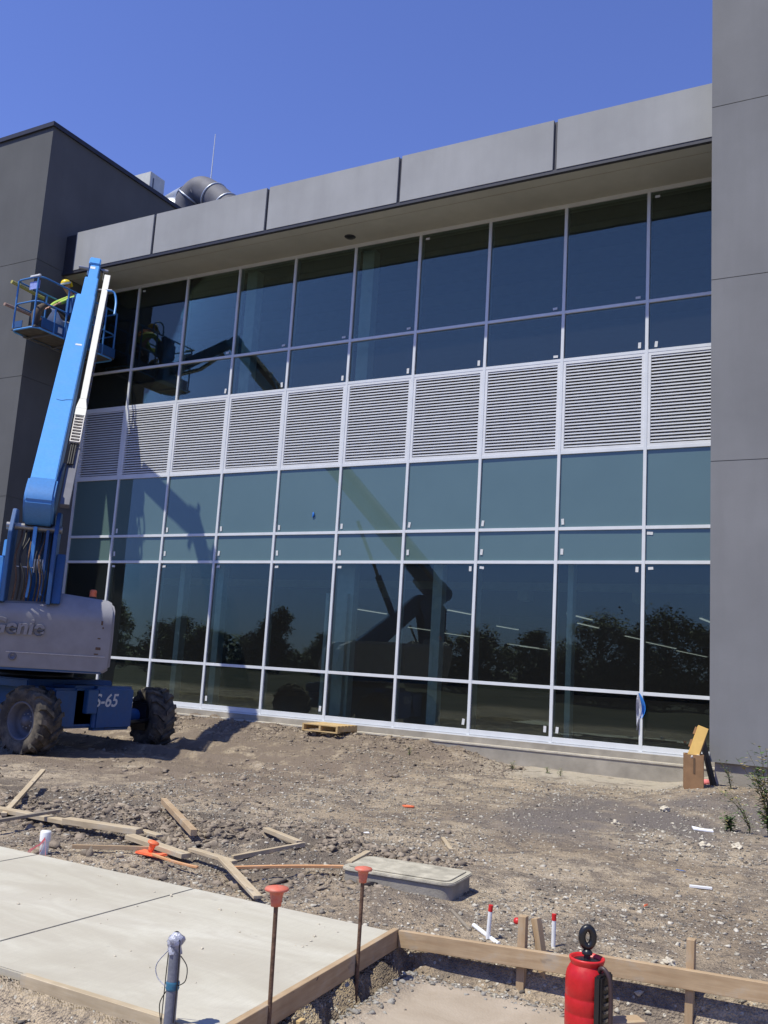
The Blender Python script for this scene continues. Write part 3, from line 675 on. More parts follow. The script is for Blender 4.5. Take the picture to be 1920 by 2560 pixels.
# fascia: five panels with open dark joints
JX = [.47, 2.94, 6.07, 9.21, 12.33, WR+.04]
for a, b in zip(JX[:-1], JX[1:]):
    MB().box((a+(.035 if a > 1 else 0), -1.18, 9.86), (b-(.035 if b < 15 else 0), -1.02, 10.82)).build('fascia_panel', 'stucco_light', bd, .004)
MB().box((WL, -1.135, 9.815), (WR, -1.0, 10.80)).build('fascia_backing', 'dark_metal', bd)  # also shows left of the first panel, standing in for the wing's shadow
MB().box((WL, -1.09, 9.80), (WR, .35, 10.3)).build('soffit', 'soffit', bd)
MB().box((WL, -1.17, 9.795), (WR, -1.092, 9.862)).build('soffit_edge', 'dark_metal', bd)
MB().box((WL, -.84, 9.796), (WR, -.832, 9.7995)).build('drip_joint', 'found', bd)
MB().lathe([(0, -.012), (.105, -.012), (.12, 0)], (7.66, -.36, 9.80), 24).build('soffit_vent', 'black', bd)
MB().box((WL, -1.02, 10.5), (WR, 12, 10.78)).build('roof', 'stucco', bd)
MB().box((-29.9, .2, 13.0), (WL-.05, 11.9, 13.2)).build('roof', 'stucco', bd)
# curtain wall
GX0 = WL+.01; xs = [0.12]+[PIT*i for i in range(1, 10)]+[WR-.03]
for x in xs:
    MB().box((x-.0285, -.03, -.075), (x+.0285, .12, 9.80)).build('mullion', 'frame', bd, .003)
zts = HZ[:]
for i, z in enumerate(zts):
    h = .029 if i not in (0, 7) else .045
    MB().box((WL, -.026, z-h), (WR, .11, z+h)).build('transom', 'frame', bd, .003)
MB().box((WL, -.024, 9.80-.02), (WR, .11, 9.80)).build('head_trim', 'dark_metal', bd)
MB().box((WL, -.05, -.078), (WR, .1, -.050)).build('sill_flashing', 'frame', bd)
def sticker(pane, x, z, wd, ht):
    a = random.uniform(-.12, .12); c, s_ = math.cos(a), math.sin(a)
    mb = MB(); mb.obox((x, -.0035, z), X*c+Z*s_, Y, Z*c-X*s_, (wd/2, .0012, ht/2)); st = mb.build('sticker', 'label', pane)
for i in range(10):
    x0, x1 = xs[i]+.0285, xs[i+1]-.0285
    for r_ in range(7):
        z1, z0 = HZ[r_]-(.029 if r_ else .045), HZ[r_+1]+(.029 if r_ < 6 else .045)
        if r_ == 2:
            lp = MB()
            f = .05
            lp.box((x0, -.022, z1-f), (x1, .05, z1)); lp.box((x0, -.022, z0), (x1, .05, z0+f))
            lp.box((x0, -.022, z0+f), (x0+f, .05, z1-f)); lp.box((x1-f, -.022, z0+f), (x1, .05, z1-f))
            lo = lp.build('louver_panel', 'louver', bd)
            MB().box((x0+.02, .09, z0+.02), (x1-.02, .10, z1-.02)).build('backing', 'louver_back', lo)
            bl = MB(); n = 27; zz0, zz1 = z0+f, z1-f
            for k in range(n):
                zc = zz0+(k+.55)*(zz1-zz0)/n
                bl.box((x0+f, -.012, zc-.011), (x1-f, -.006, zc+.013))
                bl.add([(x0+f, -.006, zc+.013), (x1-f, -.006, zc+.013), (x1-f, .07, zc+.05), (x0+f, .07, zc+.05),
                        (x0+f, -.006, zc+.010), (x1-f, -.006, zc+.010), (x1-f, .07, zc+.047), (x0+f, .07, zc+.047)],
                       [(0, 1, 2, 3), (7, 6, 5, 4), (0, 4, 5, 1), (1, 5, 6, 2), (2, 6, 7, 3), (3, 7, 4, 0)])
            bl.build('louver_blades', 'louver', lo)
            continue
        span = r_ in (3, 4)
        nm = 'spandrel_pane' if span else 'window_pane'
        pm = MB().box((x0-.01, 0.0, z0-.01), (x1+.01, .006, z1+.01))
        tx_, tz_ = random.uniform(-.003, .003), random.uniform(-.0028, .0028)     # panes never sit perfectly in plane
        for v_ in pm.v: v_.y += tx_*(1 if v_.x > (x0+x1)/2 else -1)+tz_*(1 if v_.z > (z0+z1)/2 else -1)+.006
        p = pm.build(nm, 'spandrel' if span else 'glass', bd)
        h_, v_ = (.085, .045), (.05, .105)
        if i in (0,) and r_ > 2: continue
        if r_ == 0:
            if i in (1, 6, 9): sticker(p, x0+.12, z1-.10, *h_)
            elif i > 0: sticker(p, x1-.14, z0+.07, *h_)
        elif r_ == 1:
            if i == 9: sticker(p, x0+.13, z0+.09, *v_)
            elif i == 7: sticker(p, x1-.10, z0+.06, *h_)
            elif i > 1: sticker(p, x1-.10, z0+.10, *v_)
        elif r_ == 3:
            if i < 9: sticker(p, x0+.07, z0+.10, *v_)
        elif r_ == 4:
            if i < 9: sticker(p, x0+.07, z0+.16, *v_)
            else: sticker(p, x0+.07, z1-.07, .10, .05)
        elif r_ == 5:
            if i in (6, 8): sticker(p, x1-.08, z1-.09, .05, .09)
            else: sticker(p, x0+.09, z1-.07, *h_)
        else:
            if i in (3, 8): sticker(p, x0+.08, z0+.12, *v_)
            elif i in (4, 6, 7): sticker(p, x1-.08, z0+.12, *v_)
        if r_ == 3 and i == 4:
            MB().tube([(7.02, -.006, 4.06), (7.04, -.012, 4.02), (7.01, -.008, 3.96)], [.018, .025, .008], 8).build('tape_scrap', 'tape_blue', p)
# interior
MB().box((WL, .13, -.3), (WR, 45, -.08)).build('interior_floor', 'interior_floor', bd)
MB().box((-14, .8, -.3), (WL-.1, 45, -.08)).build('interior_floor', 'interior_floor', bd)
MB().box((-14, .13, 3.35), (WR, 45, 3.55)).build('interior_ceiling', 'interior', bd)
MB().box((WL, .13, 6.0), (WR, 20, 6.2)).build('interior_floor', 'interior', bd)
MB().box((WL, .13, 9.83), (WR, 20, 9.98)).build('interior_ceiling', 'interior', bd)
MB().box((WL, 20, 3), (WR, 20.2, 9.9)).build('interior_wall', 'interior', bd)
MB().box((-14, 45, -.3), (WR, 45.2, 3.4)).build('interior_wall', 'interior', bd)
MB().box((WR, .2, -.3), (WR+.2, 45, 9.9)).build('interior_wall', 'interior', bd)
MB().box((-14.2, 12, -.3), (-14, 45, 3.4)).build('interior_wall', 'interior', bd)
MB().box((WL, .14, 3.10), (WR, .30, 6.6)).build('spandrel_backup_wall', 'interior', bd)
MB().box((WL, 2.9, 2.82), (WR, 3.1, 2.98)).build('ceiling_beam', 'beam', bd)
for x, y, wd in ((3.27, .62, .14), (4.36, .62, .16), (7.57, .62, .44), (9.66, .62, .2), (10.45, .62, .10), (12.3, .62, .1)):
    MB().box((x-wd/2, y-.10, -.08), (x+wd/2, y+.10, 3.35)).build('column', 'column', bd)
for x in (7.70, 4.62):
    MB().box((x-.14, .38, 6.2), (x+.14, .62, 9.83)).build('column', 'column', bd)
for x in (7.35, 10.6, 13.0):
    MB().box((x-.16, 2.8, 2.6), (x+.06, 3.2, 2.81)).build('junction_box', 'beam', bd)
MB().box((7.66, .36, -.08), (7.75, .46, 2.45)).build('metal_stud', 'column', bd)
MB().box((7.24, .36, -.08), (7.31, .46, 2.45)).build('metal_stud', 'column', bd)
for k in range(5): MB().box((WL, .9+1.1*k, 9.55), (WR, 1.05+1.1*k, 9.82)).build('roof_joist', 'interior', bd)
TL = [(10.26, 6.8, 2.1), (9.35, 10.66, 2.1), (9.03, 17.3, 2.4), (8.7, 21.5, 6), (8.2, 30.2, 8), (13.39, 7.05, 2.1), (3.88, 7.22, 1.9), (7.08, 6.63, 1.5), (.55, 17.1, 2.2), (.2, 20.8, 3.7), (-.9, 31.6, 5), (-1.26, 34.5, 4.7), (5.6, 13.8, 2.0)]
for k, (x, y, L) in enumerate(TL):
    t_ = thing('ceiling_light', 'slim lit linear fixture hanging inside the ground floor behind the glass', 'ceiling light', (x, y, 2.6), 'linear lights inside the ground floor')
    MB().box((x-.03, y, 2.60), (x+.03, y+L, 2.62)).build('diffuser', 'tube', t_)
    MB().box((x-.032, y-.01, 2.621), (x+.032, y+L+.01, 2.66)).build('housing', 'white', t_)
    MB().tube([(x, y+.2, 2.66), (x, y+.2, 3.35)], .003, 4).build('hanger', 'steel', t_)

# plastic scrap caught on the mullion
g = []
for i in range(10):
    t = i/9; zc = .88-.60*t; wv = .10*math.sin(math.pi*min(1, t*1.15))*(1-.45*t)+.015
    g.append([V((13.68+.02*math.sin(5*t)+wv*(j/5-.5)*1.6+.05*t*(1-t)*2, -.045-.03*math.sin(2.3*j+4*t)-.02*math.sin(9*t), zc)) for j in range(6)])
ps = thing('plastic_scrap', 'blue and white plastic film caught on the mullion in the bottom row', 'plastic film', (13.7, -.05, .5))
MB().sheet([r_[:4] for r_ in g]).build('white_film', 'wrap', ps)
MB().sheet([[p+V((0, -.004, 0)) for p in r_[3:]] for r_ in g[:7]]).build('blue_film', 'tape_blue', ps)

# ------------------------------------------------------------------ roof equipment
ru = thing('rooftop_unit', 'pale boxy sheet-metal unit standing on the left wing roof', 'rooftop unit', (-3.9, 5, 13.3))
MB().box((-5.0, 4.5, 13.2), (-3.12, 5.16, 16.18)).build('casing', 'unit', ru, .01)
MB().box((-3.13, 4.62, 14.2), (-3.105, 4.66, 16.0)).build('seam', 'tray', ru)
dk = thing('exhaust_duct', 'fat gray round duct elbow curving over behind the parapet', 'duct', (-1.5, 5, 13.3))
path = smooth_path([(-1.98, 5.0, 13.2), (-1.95, 5.0, 14.5), (-1.80, 5.0, 15.05), (-1.42, 5.0, 15.36), (-.95, 5.0, 15.12), (-.45, 5.0, 14.72), (.1, 5.0, 14.22), (.75, 5.0, 13.5), (.95, 5, 12.6), (.95, 5, 10.7)], 8)
MB().tube(path, .47, 28).build('elbow', 'duct_matte', dk)
for q in (18, 34, 42):
    c = path[q]; d_ = (path[q+1]-path[q-1]).normalized()
    MB().lathe([(.475, -.03), (.50, -.02), (.50, .02), (.475, .03)], c, 28, d_).build('flange', 'galv', dk)
MB().tube([(-3.1, 5.5, 15.25), (-2.3, 5.25, 15.25), (-1.9, 5.1, 15.2)], .50, 28).build('branch', 'galv', dk)
MB().tube(smooth_path([(-2.6, 4.7, 13.2), (-2.55, 4.7, 14.4), (-2.35, 4.8, 14.85), (-1.9, 5, 14.7)]), .38, 24).build('lower_elbow', 'galv', dk)
tag(MB().tube([(-1.86, 5.9, 13.2), (-1.84, 5.9, 17.95)], [.03, .012], 6).build('lightning_rod', 'white'), 'thin white rod standing up behind the roof duct', 'lightning rod')

# ================================================================== BOOM LIFT
T0 = V((5.37, -5.20, -.46))
dF = V((-.70711, .70711, 0)); dR = V((.70711, .70711, 0))
def L(u, r, z): return V((T0.x, T0.y, 0))+dF*u+dR*r+Z*z
lift = thing('boom_lift', 'blue telescopic boom lift with gray counterweight and muddy tires', 'boom lift', T0)
# chassis
gzl = -.46
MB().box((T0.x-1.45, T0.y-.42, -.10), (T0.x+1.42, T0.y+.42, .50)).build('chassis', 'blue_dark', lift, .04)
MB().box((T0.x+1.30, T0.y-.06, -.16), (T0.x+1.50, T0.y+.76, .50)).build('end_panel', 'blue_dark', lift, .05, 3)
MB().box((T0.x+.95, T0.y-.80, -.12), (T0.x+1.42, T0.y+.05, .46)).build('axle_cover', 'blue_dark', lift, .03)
for sy_ in (-.86, 1.22): MB().box((T0.x+1.05, T0.y+sy_-.06, -.20), (T0.x+1.42, T0.y+sy_+.06, .26)).build('steering_knuckle', 'black', lift, .03)
MB().tube([(T0.x+1.44, T0.y+.2, -.10), (T0.x+1.44, T0.y+1.25, -.02)], .035, 10).build('tie_rod', 'black', lift)
for sx_ in (-1, 1):
    MB().tube([(T0.x+1.15*sx_, T0.y-.95, .02), (T0.x+1.15*sx_, T0.y+1.2, .02)], .12, 14).build('axle', 'blue_dark', lift)
MB().box((T0.x-.9, T0.y-.85, .44), (T0.x+.9, T0.y+.85, .56)).build('deck', 'blue_dark', lift, .02)
MB().lathe([(.0, .5), (.62, .5), (.62, .68), (0, .68)], (T0.x, T0.y, 0), 36).build('slew_ring', 'black', lift)
text_part('lettering', 'S-65', 'label', lift, (T0.x+1.502, T0.y-.10, .20), Y, Z, .27, .0015, .2, .004)
MB().box((T0.x+1.44, T0.y-.26, .10), (T0.x+1.53, T0.y-.045, .45)).build('hose_guard', 'blue_dark', lift, .01)
def wheel(cx_, cy_, side, turn=0):
    wr = .47; hw = .2; c = V((cx_, cy_, gzl+wr-.015))
    rt = Matrix.Rotation(turn, 3, 'Z'); ax = rt @ V((0, side, 0)); fx = rt @ V((1, 0, 0))
    prof = [(.27, -hw*.8), (.30, -hw), (.40, -hw), (.445, -hw*.86), (.452, -hw*.5), (.452, hw*.5), (.445, hw*.86), (.40, hw), (.30, hw), (.27, hw*.8)]
    ty = MB().lathe(prof, c, 44, ax)
    nl = 14
    for k in range(nl):
        for sd in (-1, 1):
            a0 = 2*math.pi*(k+(.5 if sd > 0 else 0))/nl
            def P(a, w_, r_): return c+ax*w_+(fx*math.cos(a)+Z*math.sin(a))*r_
            a1 = a0+.24; da = .085
            inn, out = .012*sd, hw*1.0*sd
            vs = [P(a0-da, inn, .450), P(a0+da, inn, .450), P(a1+da, out*.72, .450), P(a1-da, out*.72, .450),
                  P(a0-da*.8, inn, .495), P(a0+da*.8, inn, .495), P(a1+da*.8, out*.72, .495), P(a1-da*.8, out*.72, .495),
                  P(a1+da+.03, out, .39), P(a1-da+.03, out, .39), P(a1+da*.8+.03, out*1.03, .46), P(a1-da*.8+.03, out*1.03, .46)]
            ty.add(vs, [(0, 1, 5, 4), (1, 2, 6, 5), (3, 0, 4, 7), (4, 5, 6, 7), (2, 8, 10, 6), (9, 3, 7, 11), (7, 6, 10, 11), (8, 9, 11, 10)])
    wh = ty.build('wheel', 'rubber', lift)
    MB().lathe([(0, hw*.55), (.07, hw*.55), (.075, hw*.35), (.12, hw*.30), (.13, hw*.05), (.20, hw*.0), (.235, hw*.25), (.245, hw*.85), (.275, hw*.86), (.28, hw*.7), (.28, -hw*.8), (0, -hw*.8)], c, 32, ax).build('rim', 'rim', wh)
    mb = MB()
    for k in range(9):
        a = 2*math.pi*k/9; mb.lathe([(0, hw*.36), (.012, hw*.36), (.012, hw*.2)], c+(fx*math.cos(a)+Z*math.sin(a))*.098, 6, ax)
    mb.build('lug_nuts', 'steel', wh)
wheel(T0.x+1.25, T0.y-1.03, -1); wheel(T0.x+1.30, T0.y+1.42, 1, R(-22)); wheel(T0.x-1.25, T0.y-1.03, -1); wheel(T0.x-1.25, T0.y+1.25, 1)
# turntable + counterweight
MB().add([L(-1.95, -.98, .70), L(-1.95, 1.05, .70), L(.9, 1.1, .70), L(.9, -1.1, .70), L(-1.95, -.98, .80), L(-1.95, 1.05, .80), L(.9, 1.1, .80), L(.9, -1.1, .80)],
         [(0, 1, 2, 3), (4, 5, 6, 7), (0, 1, 5, 4), (1, 2, 6, 5), (2, 3, 7, 6), (3, 0, 4, 7)]).build('turntable', 'blue_dark', lift, .01)
cw_poly = [(-1.12, .78), (-1.05, .72), (1.05, .70), (1.155, .78), (1.16, 1.2), (1.15, 1.60), (1.12, 1.70), (1.04, 1.745), (.34, 1.81), (.285, 1.79), (.255, 1.73), (.25, 1.68), (.22, 1.665), (-.52, 1.63), (-.55, 1.64), (-.57, 1.75), (-.64, 1.79), (-1.02, 1.76), (-1.12, 1.70), (-1.15, 1.6), (-1.16, 1.2)]
cwt = MB().prism(cw_poly, L(-2.12, 0, 0), dR, Z, dF, .52).build('counterweight', simple('counterweight_gray', (.27, .265, .275), .42, .0, .10, 5, .12, 14), lift, .055, 4)
bm = bmesh.new(); bm.from_mesh(cwt.data); o0_ = rootof(lift)
for zz in (.74, .80, .87, .93, .95, 1.02, 1.1, 1.2, 1.3, 1.4, 1.48, 1.55, 1.62, 1.68, 1.73):
    bmesh.ops.bisect_plane(bm, geom=bm.verts[:]+bm.edges[:]+bm.faces[:], plane_co=V((0, 0, zz))-V((0, 0, o0_.z)), plane_no=Z)
def cw_off(z):
    if z > 1.46: return 1.7*(z-1.46)**2
    if z > .95: return (1.46-z)*.17
    return .095+(.95-z)*.20
for v_ in bm.verts:
    pw = v_.co+o0_; u_ = (pw-T0).dot(dF)
    if u_ < -1.9: v_.co += dF*cw_off(pw.z)
bm.to_mesh(cwt.data); bm.free()
for p_ in cwt.data.polygons: p_.use_smooth = True
cwt.data.set_sharp_from_angle(angle=R(40))
text_part('embossed_lettering', 'Genie', simple('cw_letter', (.42, .41, .45), .42) and 'label', cwt, L(-2.124, -.50, 1.20)+dF*.030, dR, (Z-dF*.17).normalized(), .30, .020, .12, .010)
cwt.children[0].data.materials[0] = bpy.data.materials['counterweight_gray']
MB().lathe([(.055, 0), (.055, .01), (.03, .012), (.028, .004), (0, .004)], L(-2.012, -.15, .885), 20, -dF).build('plug', 'tray', cwt)
MB().obox(L(-2.031, .42, .945), dR, Z, dF, (.66, .0035, .004)).build('scratch', 'foam', cwt)
for (r_, z_, a, b) in ((1.0, 1.06, .035, .02), (1.02, 1.42, .012, .03), (1.04, 1.35, .01, .012), (.98, .98, .03, .008), (1.0, 1.2, .02, .008)):
    MB().obox(L(-2.121+cw_off(z_), r_-.03, z_), dR, Z, dF, (a, b, .003)).build('rust_scar', 'rust', cwt, .002)
for s_ in (-1, 1):
    MB().prism([(-1.6, .80), (.85, .80), (.9, .95), (.8, 1.45), (.5, 1.6), (-1.6, 1.68)], L(0, s_*.82-.30, 0), dF, Z, dR, .60).build('engine_cover', simple('cover_gray', (.40, .39, .42), .45), lift, .06, 3)
bc = MB().lathe([(.055, 0), (.055, .02)], L(-1.85, .82, 1.77), 18).build('beacon', 'black', lift)
MB().lathe([(.048, .02), (.050, .035), (.046, .07), (.050, .08), (.046, .11), (.03, .122), (0, .124)], L(-1.85, .82, 1.77), 18).build('lens', 'orange', bc)
for x in (-.55, .02): MB().box((T0.x+x, T0.y-.856, .46), (T0.x+x+.12, T0.y-.852, .55)).build('decal', 'label', lift)
# rear uprights and riser
BW = .17
PB = V((6.85, -6.72, 2.92)); PT = V((2.49, -2.35, 9.06))
uB = (PB-T0).dot(dF); rB = (PB-V((T0.x, T0.y, 0))).dot(dR)
bdv = (PT-PB).normalized(); bn = dR.cross(bdv).normalized()
if bn.z < 0: bn = -bn
def BP(s, r, h): return PB+bdv*s+dR*r+bn*h
for r0 in (-.36, .24):
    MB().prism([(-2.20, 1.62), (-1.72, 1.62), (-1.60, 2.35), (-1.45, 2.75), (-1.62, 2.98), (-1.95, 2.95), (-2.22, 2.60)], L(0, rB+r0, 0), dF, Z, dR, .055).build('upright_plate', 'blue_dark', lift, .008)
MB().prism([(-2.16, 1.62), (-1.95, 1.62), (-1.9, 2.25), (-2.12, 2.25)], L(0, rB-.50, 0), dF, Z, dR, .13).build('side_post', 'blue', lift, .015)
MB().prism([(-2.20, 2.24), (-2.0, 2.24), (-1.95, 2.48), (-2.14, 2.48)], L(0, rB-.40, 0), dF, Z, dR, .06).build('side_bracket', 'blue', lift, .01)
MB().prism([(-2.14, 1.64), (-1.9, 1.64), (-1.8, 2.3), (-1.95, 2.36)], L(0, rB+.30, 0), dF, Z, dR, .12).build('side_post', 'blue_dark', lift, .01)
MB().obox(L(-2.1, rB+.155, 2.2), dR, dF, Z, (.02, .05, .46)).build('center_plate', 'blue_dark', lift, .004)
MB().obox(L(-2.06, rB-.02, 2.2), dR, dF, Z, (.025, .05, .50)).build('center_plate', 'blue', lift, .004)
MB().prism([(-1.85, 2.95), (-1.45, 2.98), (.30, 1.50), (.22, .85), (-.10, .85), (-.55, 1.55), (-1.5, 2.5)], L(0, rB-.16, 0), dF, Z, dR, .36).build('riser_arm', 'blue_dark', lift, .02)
MB().tube([L(-1.92, rB-.42, 2.70), L(-1.92, rB+.33, 2.70)], .055, 14).build('pivot_pin', 'steel', lift)
MB().tube([L(-.80, rB, 2.35), L(-.35, rB, 3.35)], .085, 16).build('lift_cylinder', 'blue_dark', lift)
MB().tube([L(-.35, rB, 3.35), L(.30, rB, 4.72)], .045, 14).build('cylinder_rod', 'steel', lift)
MB().tube([L(-1.28, rB+.1, 2.15), L(-1.48, rB+.1, 1.75)], .03, 8).build('strut', 'steel', lift)
random.seed(3)
for k in range(9):
    r0 = rB-.20+.05*k+random.uniform(-.015, .015); o_ = random.uniform(-.05, .05)
    MB().tube(smooth_path([L(-2.10, r0, 1.66), L(-2.16+o_, r0+.02, 1.95), L(-2.13, r0-.03+o_, 2.25), L(-2.03, r0+.01, 2.52), L(-1.85, r0, 2.7)]), .012, 8).build('hydraulic_hose', 'hose' if k % 3 else 'rust', lift)
mb = MB()
for k in range(4): mb.tube([L(-2.14, rB+.03+.035*k, 2.05), L(-2.14, rB+.03+.035*k, 2.24)], .013, 8)
mb.build('hose_fittings', 'steel', lift)
MB().obox(L(-2.12, rB-.08, 2.12), dR, dF, Z, (.13, .01, .006)).build('hose_bracket', 'label', lift)
# boom
def boombox(name, s0, s1, wd, ht, mat='blue', cut=0):
    mb = MB(); mb.obox(BP((s0+s1)/2, cut, .07), bdv, dR, bn, ((s1-s0)/2, wd/2, ht/2)); return mb.build(name, mat, lift, .012, 2)
Ltot = (PT-PB).length
def s_at(t): return Ltot*t
boombox('boom_section', s_at(.03), s_at(.775), .345, .46)
boombox('boom_section', s_at(.70), s_at(.885), .262, .38, 'blue', .028)
boombox('boom_section', s_at(.80), s_at(.985), .185, .30, 'blue', .035)
MB().prism([(-.12, -.16), (-.02, -.24), (.85, -.24), (.85, -.162), (.42, -.162), (.40, .312), (.2, .335), (-.02, .33), (-.13, .27), (-.17, .16)], BP(0, -.20, 0), bdv, bn, dR, .40).build('boom_root', 'blue_mid', lift, .03, 3)
MB().prism([(.10, -.26), (1.5, -.24), (1.5, -.16), (1.1, .0), (.30, .22), (.05, .15)], BP(0, .1745, 0), bdv, bn, dR, .03).build('root_side_plate', 'blue_dark', lift, .005)
MB().obox(BP(Ltot-.10, .02, .07), bdv, dR, bn, (.16, .115, .19)).build('boom_head', 'blue', lift, .02)
MB().tube([BP(Ltot-.10, -.30, .05), BP(Ltot-.10, .30, .05)], .045, 14).build('head_pin', 'steel', lift)
MB().obox(BP(Ltot-.42, -.0, .2225), bdv, dR, bn, (.06, .05, .003)).build('decal', 'label', lift)
MB().tube([BP(Ltot-.16, .12, .1), BP(Ltot-.3, .22, .1), BP(Ltot-.62, .23, .05)], .016, 8).build('head_hose', 'hose', lift)
MB().tube(smooth_path([BP(2.62, -.08, .303), BP(2.60, 0, .303), BP(2.64, .08, .303), BP(2.66, .17, .303)]), .004, 5).build('scratch_mark', 'blue_dark', lift)
MB().obox(BP(4.6, .07, .3025), bdv, dR, bn, (.03, .055, .002)).build('decal', 'label', lift)
# cable track along the right side
def tr(s0, s1, r0, w0, w1, h, mat, name):
    a = [BP(s0, r0-w0/2, h), BP(s0, r0+w0/2, h), BP(s1, r0+w1/2, h), BP(s1, r0-w1/2, h)]
    b = [p-bn*.07 for p in a]
    MB().add(a+b, [(0, 1, 2, 3), (7, 6, 5, 4), (0, 4, 5, 1), (1, 5, 6, 2), (2, 6, 7, 3), (3, 7, 4, 0)]).build(name, mat, lift, .004)
tr(s_at(.335), s_at(.93), .315, .10, .115, .20, 'cream', 'cable_track_cover')
tr(s_at(.30), s_at(.335), .31, .17, .10, .20, 'cream', 'cable_track_cover')
tr(s_at(.275), s_at(.30), .31, .17, .17, .20, 'cream', 'cable_track_cover')
ct = MB()
for k in range(9):
    s0 = s_at(.185)+k*(s_at(.09))/9
    ct.obox(BP(s0, .31, .185), dR, bdv, bn, (.075, .011, .012))
for r_ in (.238, .382): ct.obox(BP(s_at(.23), r_, .165), bdv, bn, dR, (s_at(.045), .03, .006))
ct.build('cable_chain', 'foam', lift)
for r_ in (.27, .30, .335): MB().tube([BP(s_at(.12), r_, .14), BP(s_at(.275), r_, .15)], .014, 8).build('track_cable', 'hose', lift)
tr(s_at(.01), s_at(.185), .33, .13, .15, .10, 'tray', 'cable_tray')
MB().obox(BP(s_at(.55), .262, .08), bdv, bn, dR, (s_at(.38), .05, .012)).build('track_rail', 'black', lift)
mb = MB()
for k in range(26): mb.obox(BP(s_at(.32)+k*.185, .385, .12), bdv, bn, dR, (.05, .03, .008))
mb.build('track_links', 'tray', lift)
MB().tube([BP(s_at(.845), .16, .16), BP(s_at(.845), .46, .20)], .022, 10).build('track_bracket', 'steel', lift)
MB().tube(smooth_path([BP(s_at(.84), .36, .20), BP(s_at(.842), .50, .17), BP(s_at(.82), .56, .06), BP(s_at(.78), .56, -.05)]), .022, 8).build('hose_loop', 'blue', lift)

# jib and platform
FZ = 7.93; bx0, bx1, by0, by1 = .34, 1.12, -2.56, -.20
jb = V((1.42, -1.45, 7.98))
MB().bar(PT+V((-.05, .0, -.05)), jb+V((.05, 0, .15)), .20, .24).build('jib', 'blue_dark', lift, .015)
MB().tube([PT+V((-.1, .1, -.35)), (PT+jb)/2+V((.05, .05, -.30)), jb+V((.15, 0, .0))], .05, 10).build('jib_cylinder', 'steel', lift)
MB().box((1.13, -1.75, 7.80), (1.42, -1.15, 8.25)).build('platform_mount', 'blue_dark', lift, .02)
MB().box((1.13, -1.62, 8.0), (1.22, -1.28, 9.0)).build('platform_post', 'blue_dark', lift, .01)
pf = MB().box((bx0, by0, FZ-.035), (bx1, by1, FZ)).build('platform', simple('platform_deck', (.11, .10, .085), .8, .3, .3, 8), lift)
rc = .16
def loop(z, r=.021, y0=by0, y1=by1):
    P = []
    for (cx_, cy_, a0) in ((bx1-rc, y0+rc, -90), (bx1-rc, y1-rc, 0), (bx0+rc, y1-rc, 90), (bx0+rc, y0+rc, 180)):
        for k in range(6): a = R(a0+18*k); P.append((cx_+rc*math.cos(a), cy_+rc*math.sin(a), z))
    return P
MB().tube(loop(FZ+1.12), .021, 8, False, True).build('top_rail', 'blue_mid', pf)
MB().tube(loop(FZ+.56), .019, 8, False, True).build('mid_rail', 'blue_mid', pf)
MB().tube(loop(FZ-.045), .022, 8, False, True).build('floor_rail', 'blue', pf)
for (x, y) in ((bx0+.03, by0+.03), (bx1-.09, by0+.01), (bx1, by0+.5), (bx1, -1.75), (bx1, -1.15), (bx1, -.6), (bx1-.03, by1-.03), (bx0+.03, by1-.03), (bx0, -.9), (bx0, -1.7)):
    MB().tube([(x, y, FZ-.03), (x, y, FZ+(1.12 if (x, y) != (bx1, by0+.5) else .56))], .021, 8).build('rail_post', 'blue_mid', pf)
for (a, b) in (((bx1-.006, by0+.16, FZ), (bx1+.008, by1, FZ+.22)), ((bx0-.008, by0+.1, FZ), (bx0+.006, by1, FZ+.15)), ((bx0+.1, by0-.008, FZ), (bx0+.35, by0+.006, FZ+.15)), ((bx0, by1-.01, FZ), (bx1, by1+.004, FZ+.2))):
    MB().box(a, b).build('toe_board', 'blue_dark', pf)
MB().box((bx1+.012, -1.95, FZ+.03), (bx1+.014, -1.83, FZ+.16)).build('decal', 'label', pf)
MB().box((bx0+.02, by0+.3, FZ-.10), (bx0+.06, by1-.1, FZ-.06)).build('floor_brace', 'steel', pf)
for y in (-2.1, -1.4, -.7): MB().box((bx0, y-.03, FZ-.075), (bx1, y+.03, FZ-.036)).build('floor_brace', 'tray', pf)
MB().box((bx0+.45, by0-.03, FZ+1.12), (bx1-.02, by0+.02, FZ+1.17)).build('rail_pad', 'white', pf, .01)
MB().box((bx0+.40, by0+.03, FZ+.86), (bx1-.06, by0+.045, FZ+1.04)).build('document_pouch', simple('pouch_blue', (.30, .36, .70), .3, 0, .4, 12), pf, .004)
MB().box((1.0, -1.72, FZ+.55), (1.25, -1.25, FZ+.95)).build('control_box', 'blue_dark', pf, .02)
MB().tube(smooth_path([(1.12, -1.35, FZ+1.15), (1.12, -1.32, FZ+1.38), (1.12, -1.15, FZ+1.42), (1.12, -1.0, FZ+1.3), (1.12, -.98, FZ+1.1)]), .02, 8).build('guard_bar', 'blue', pf)

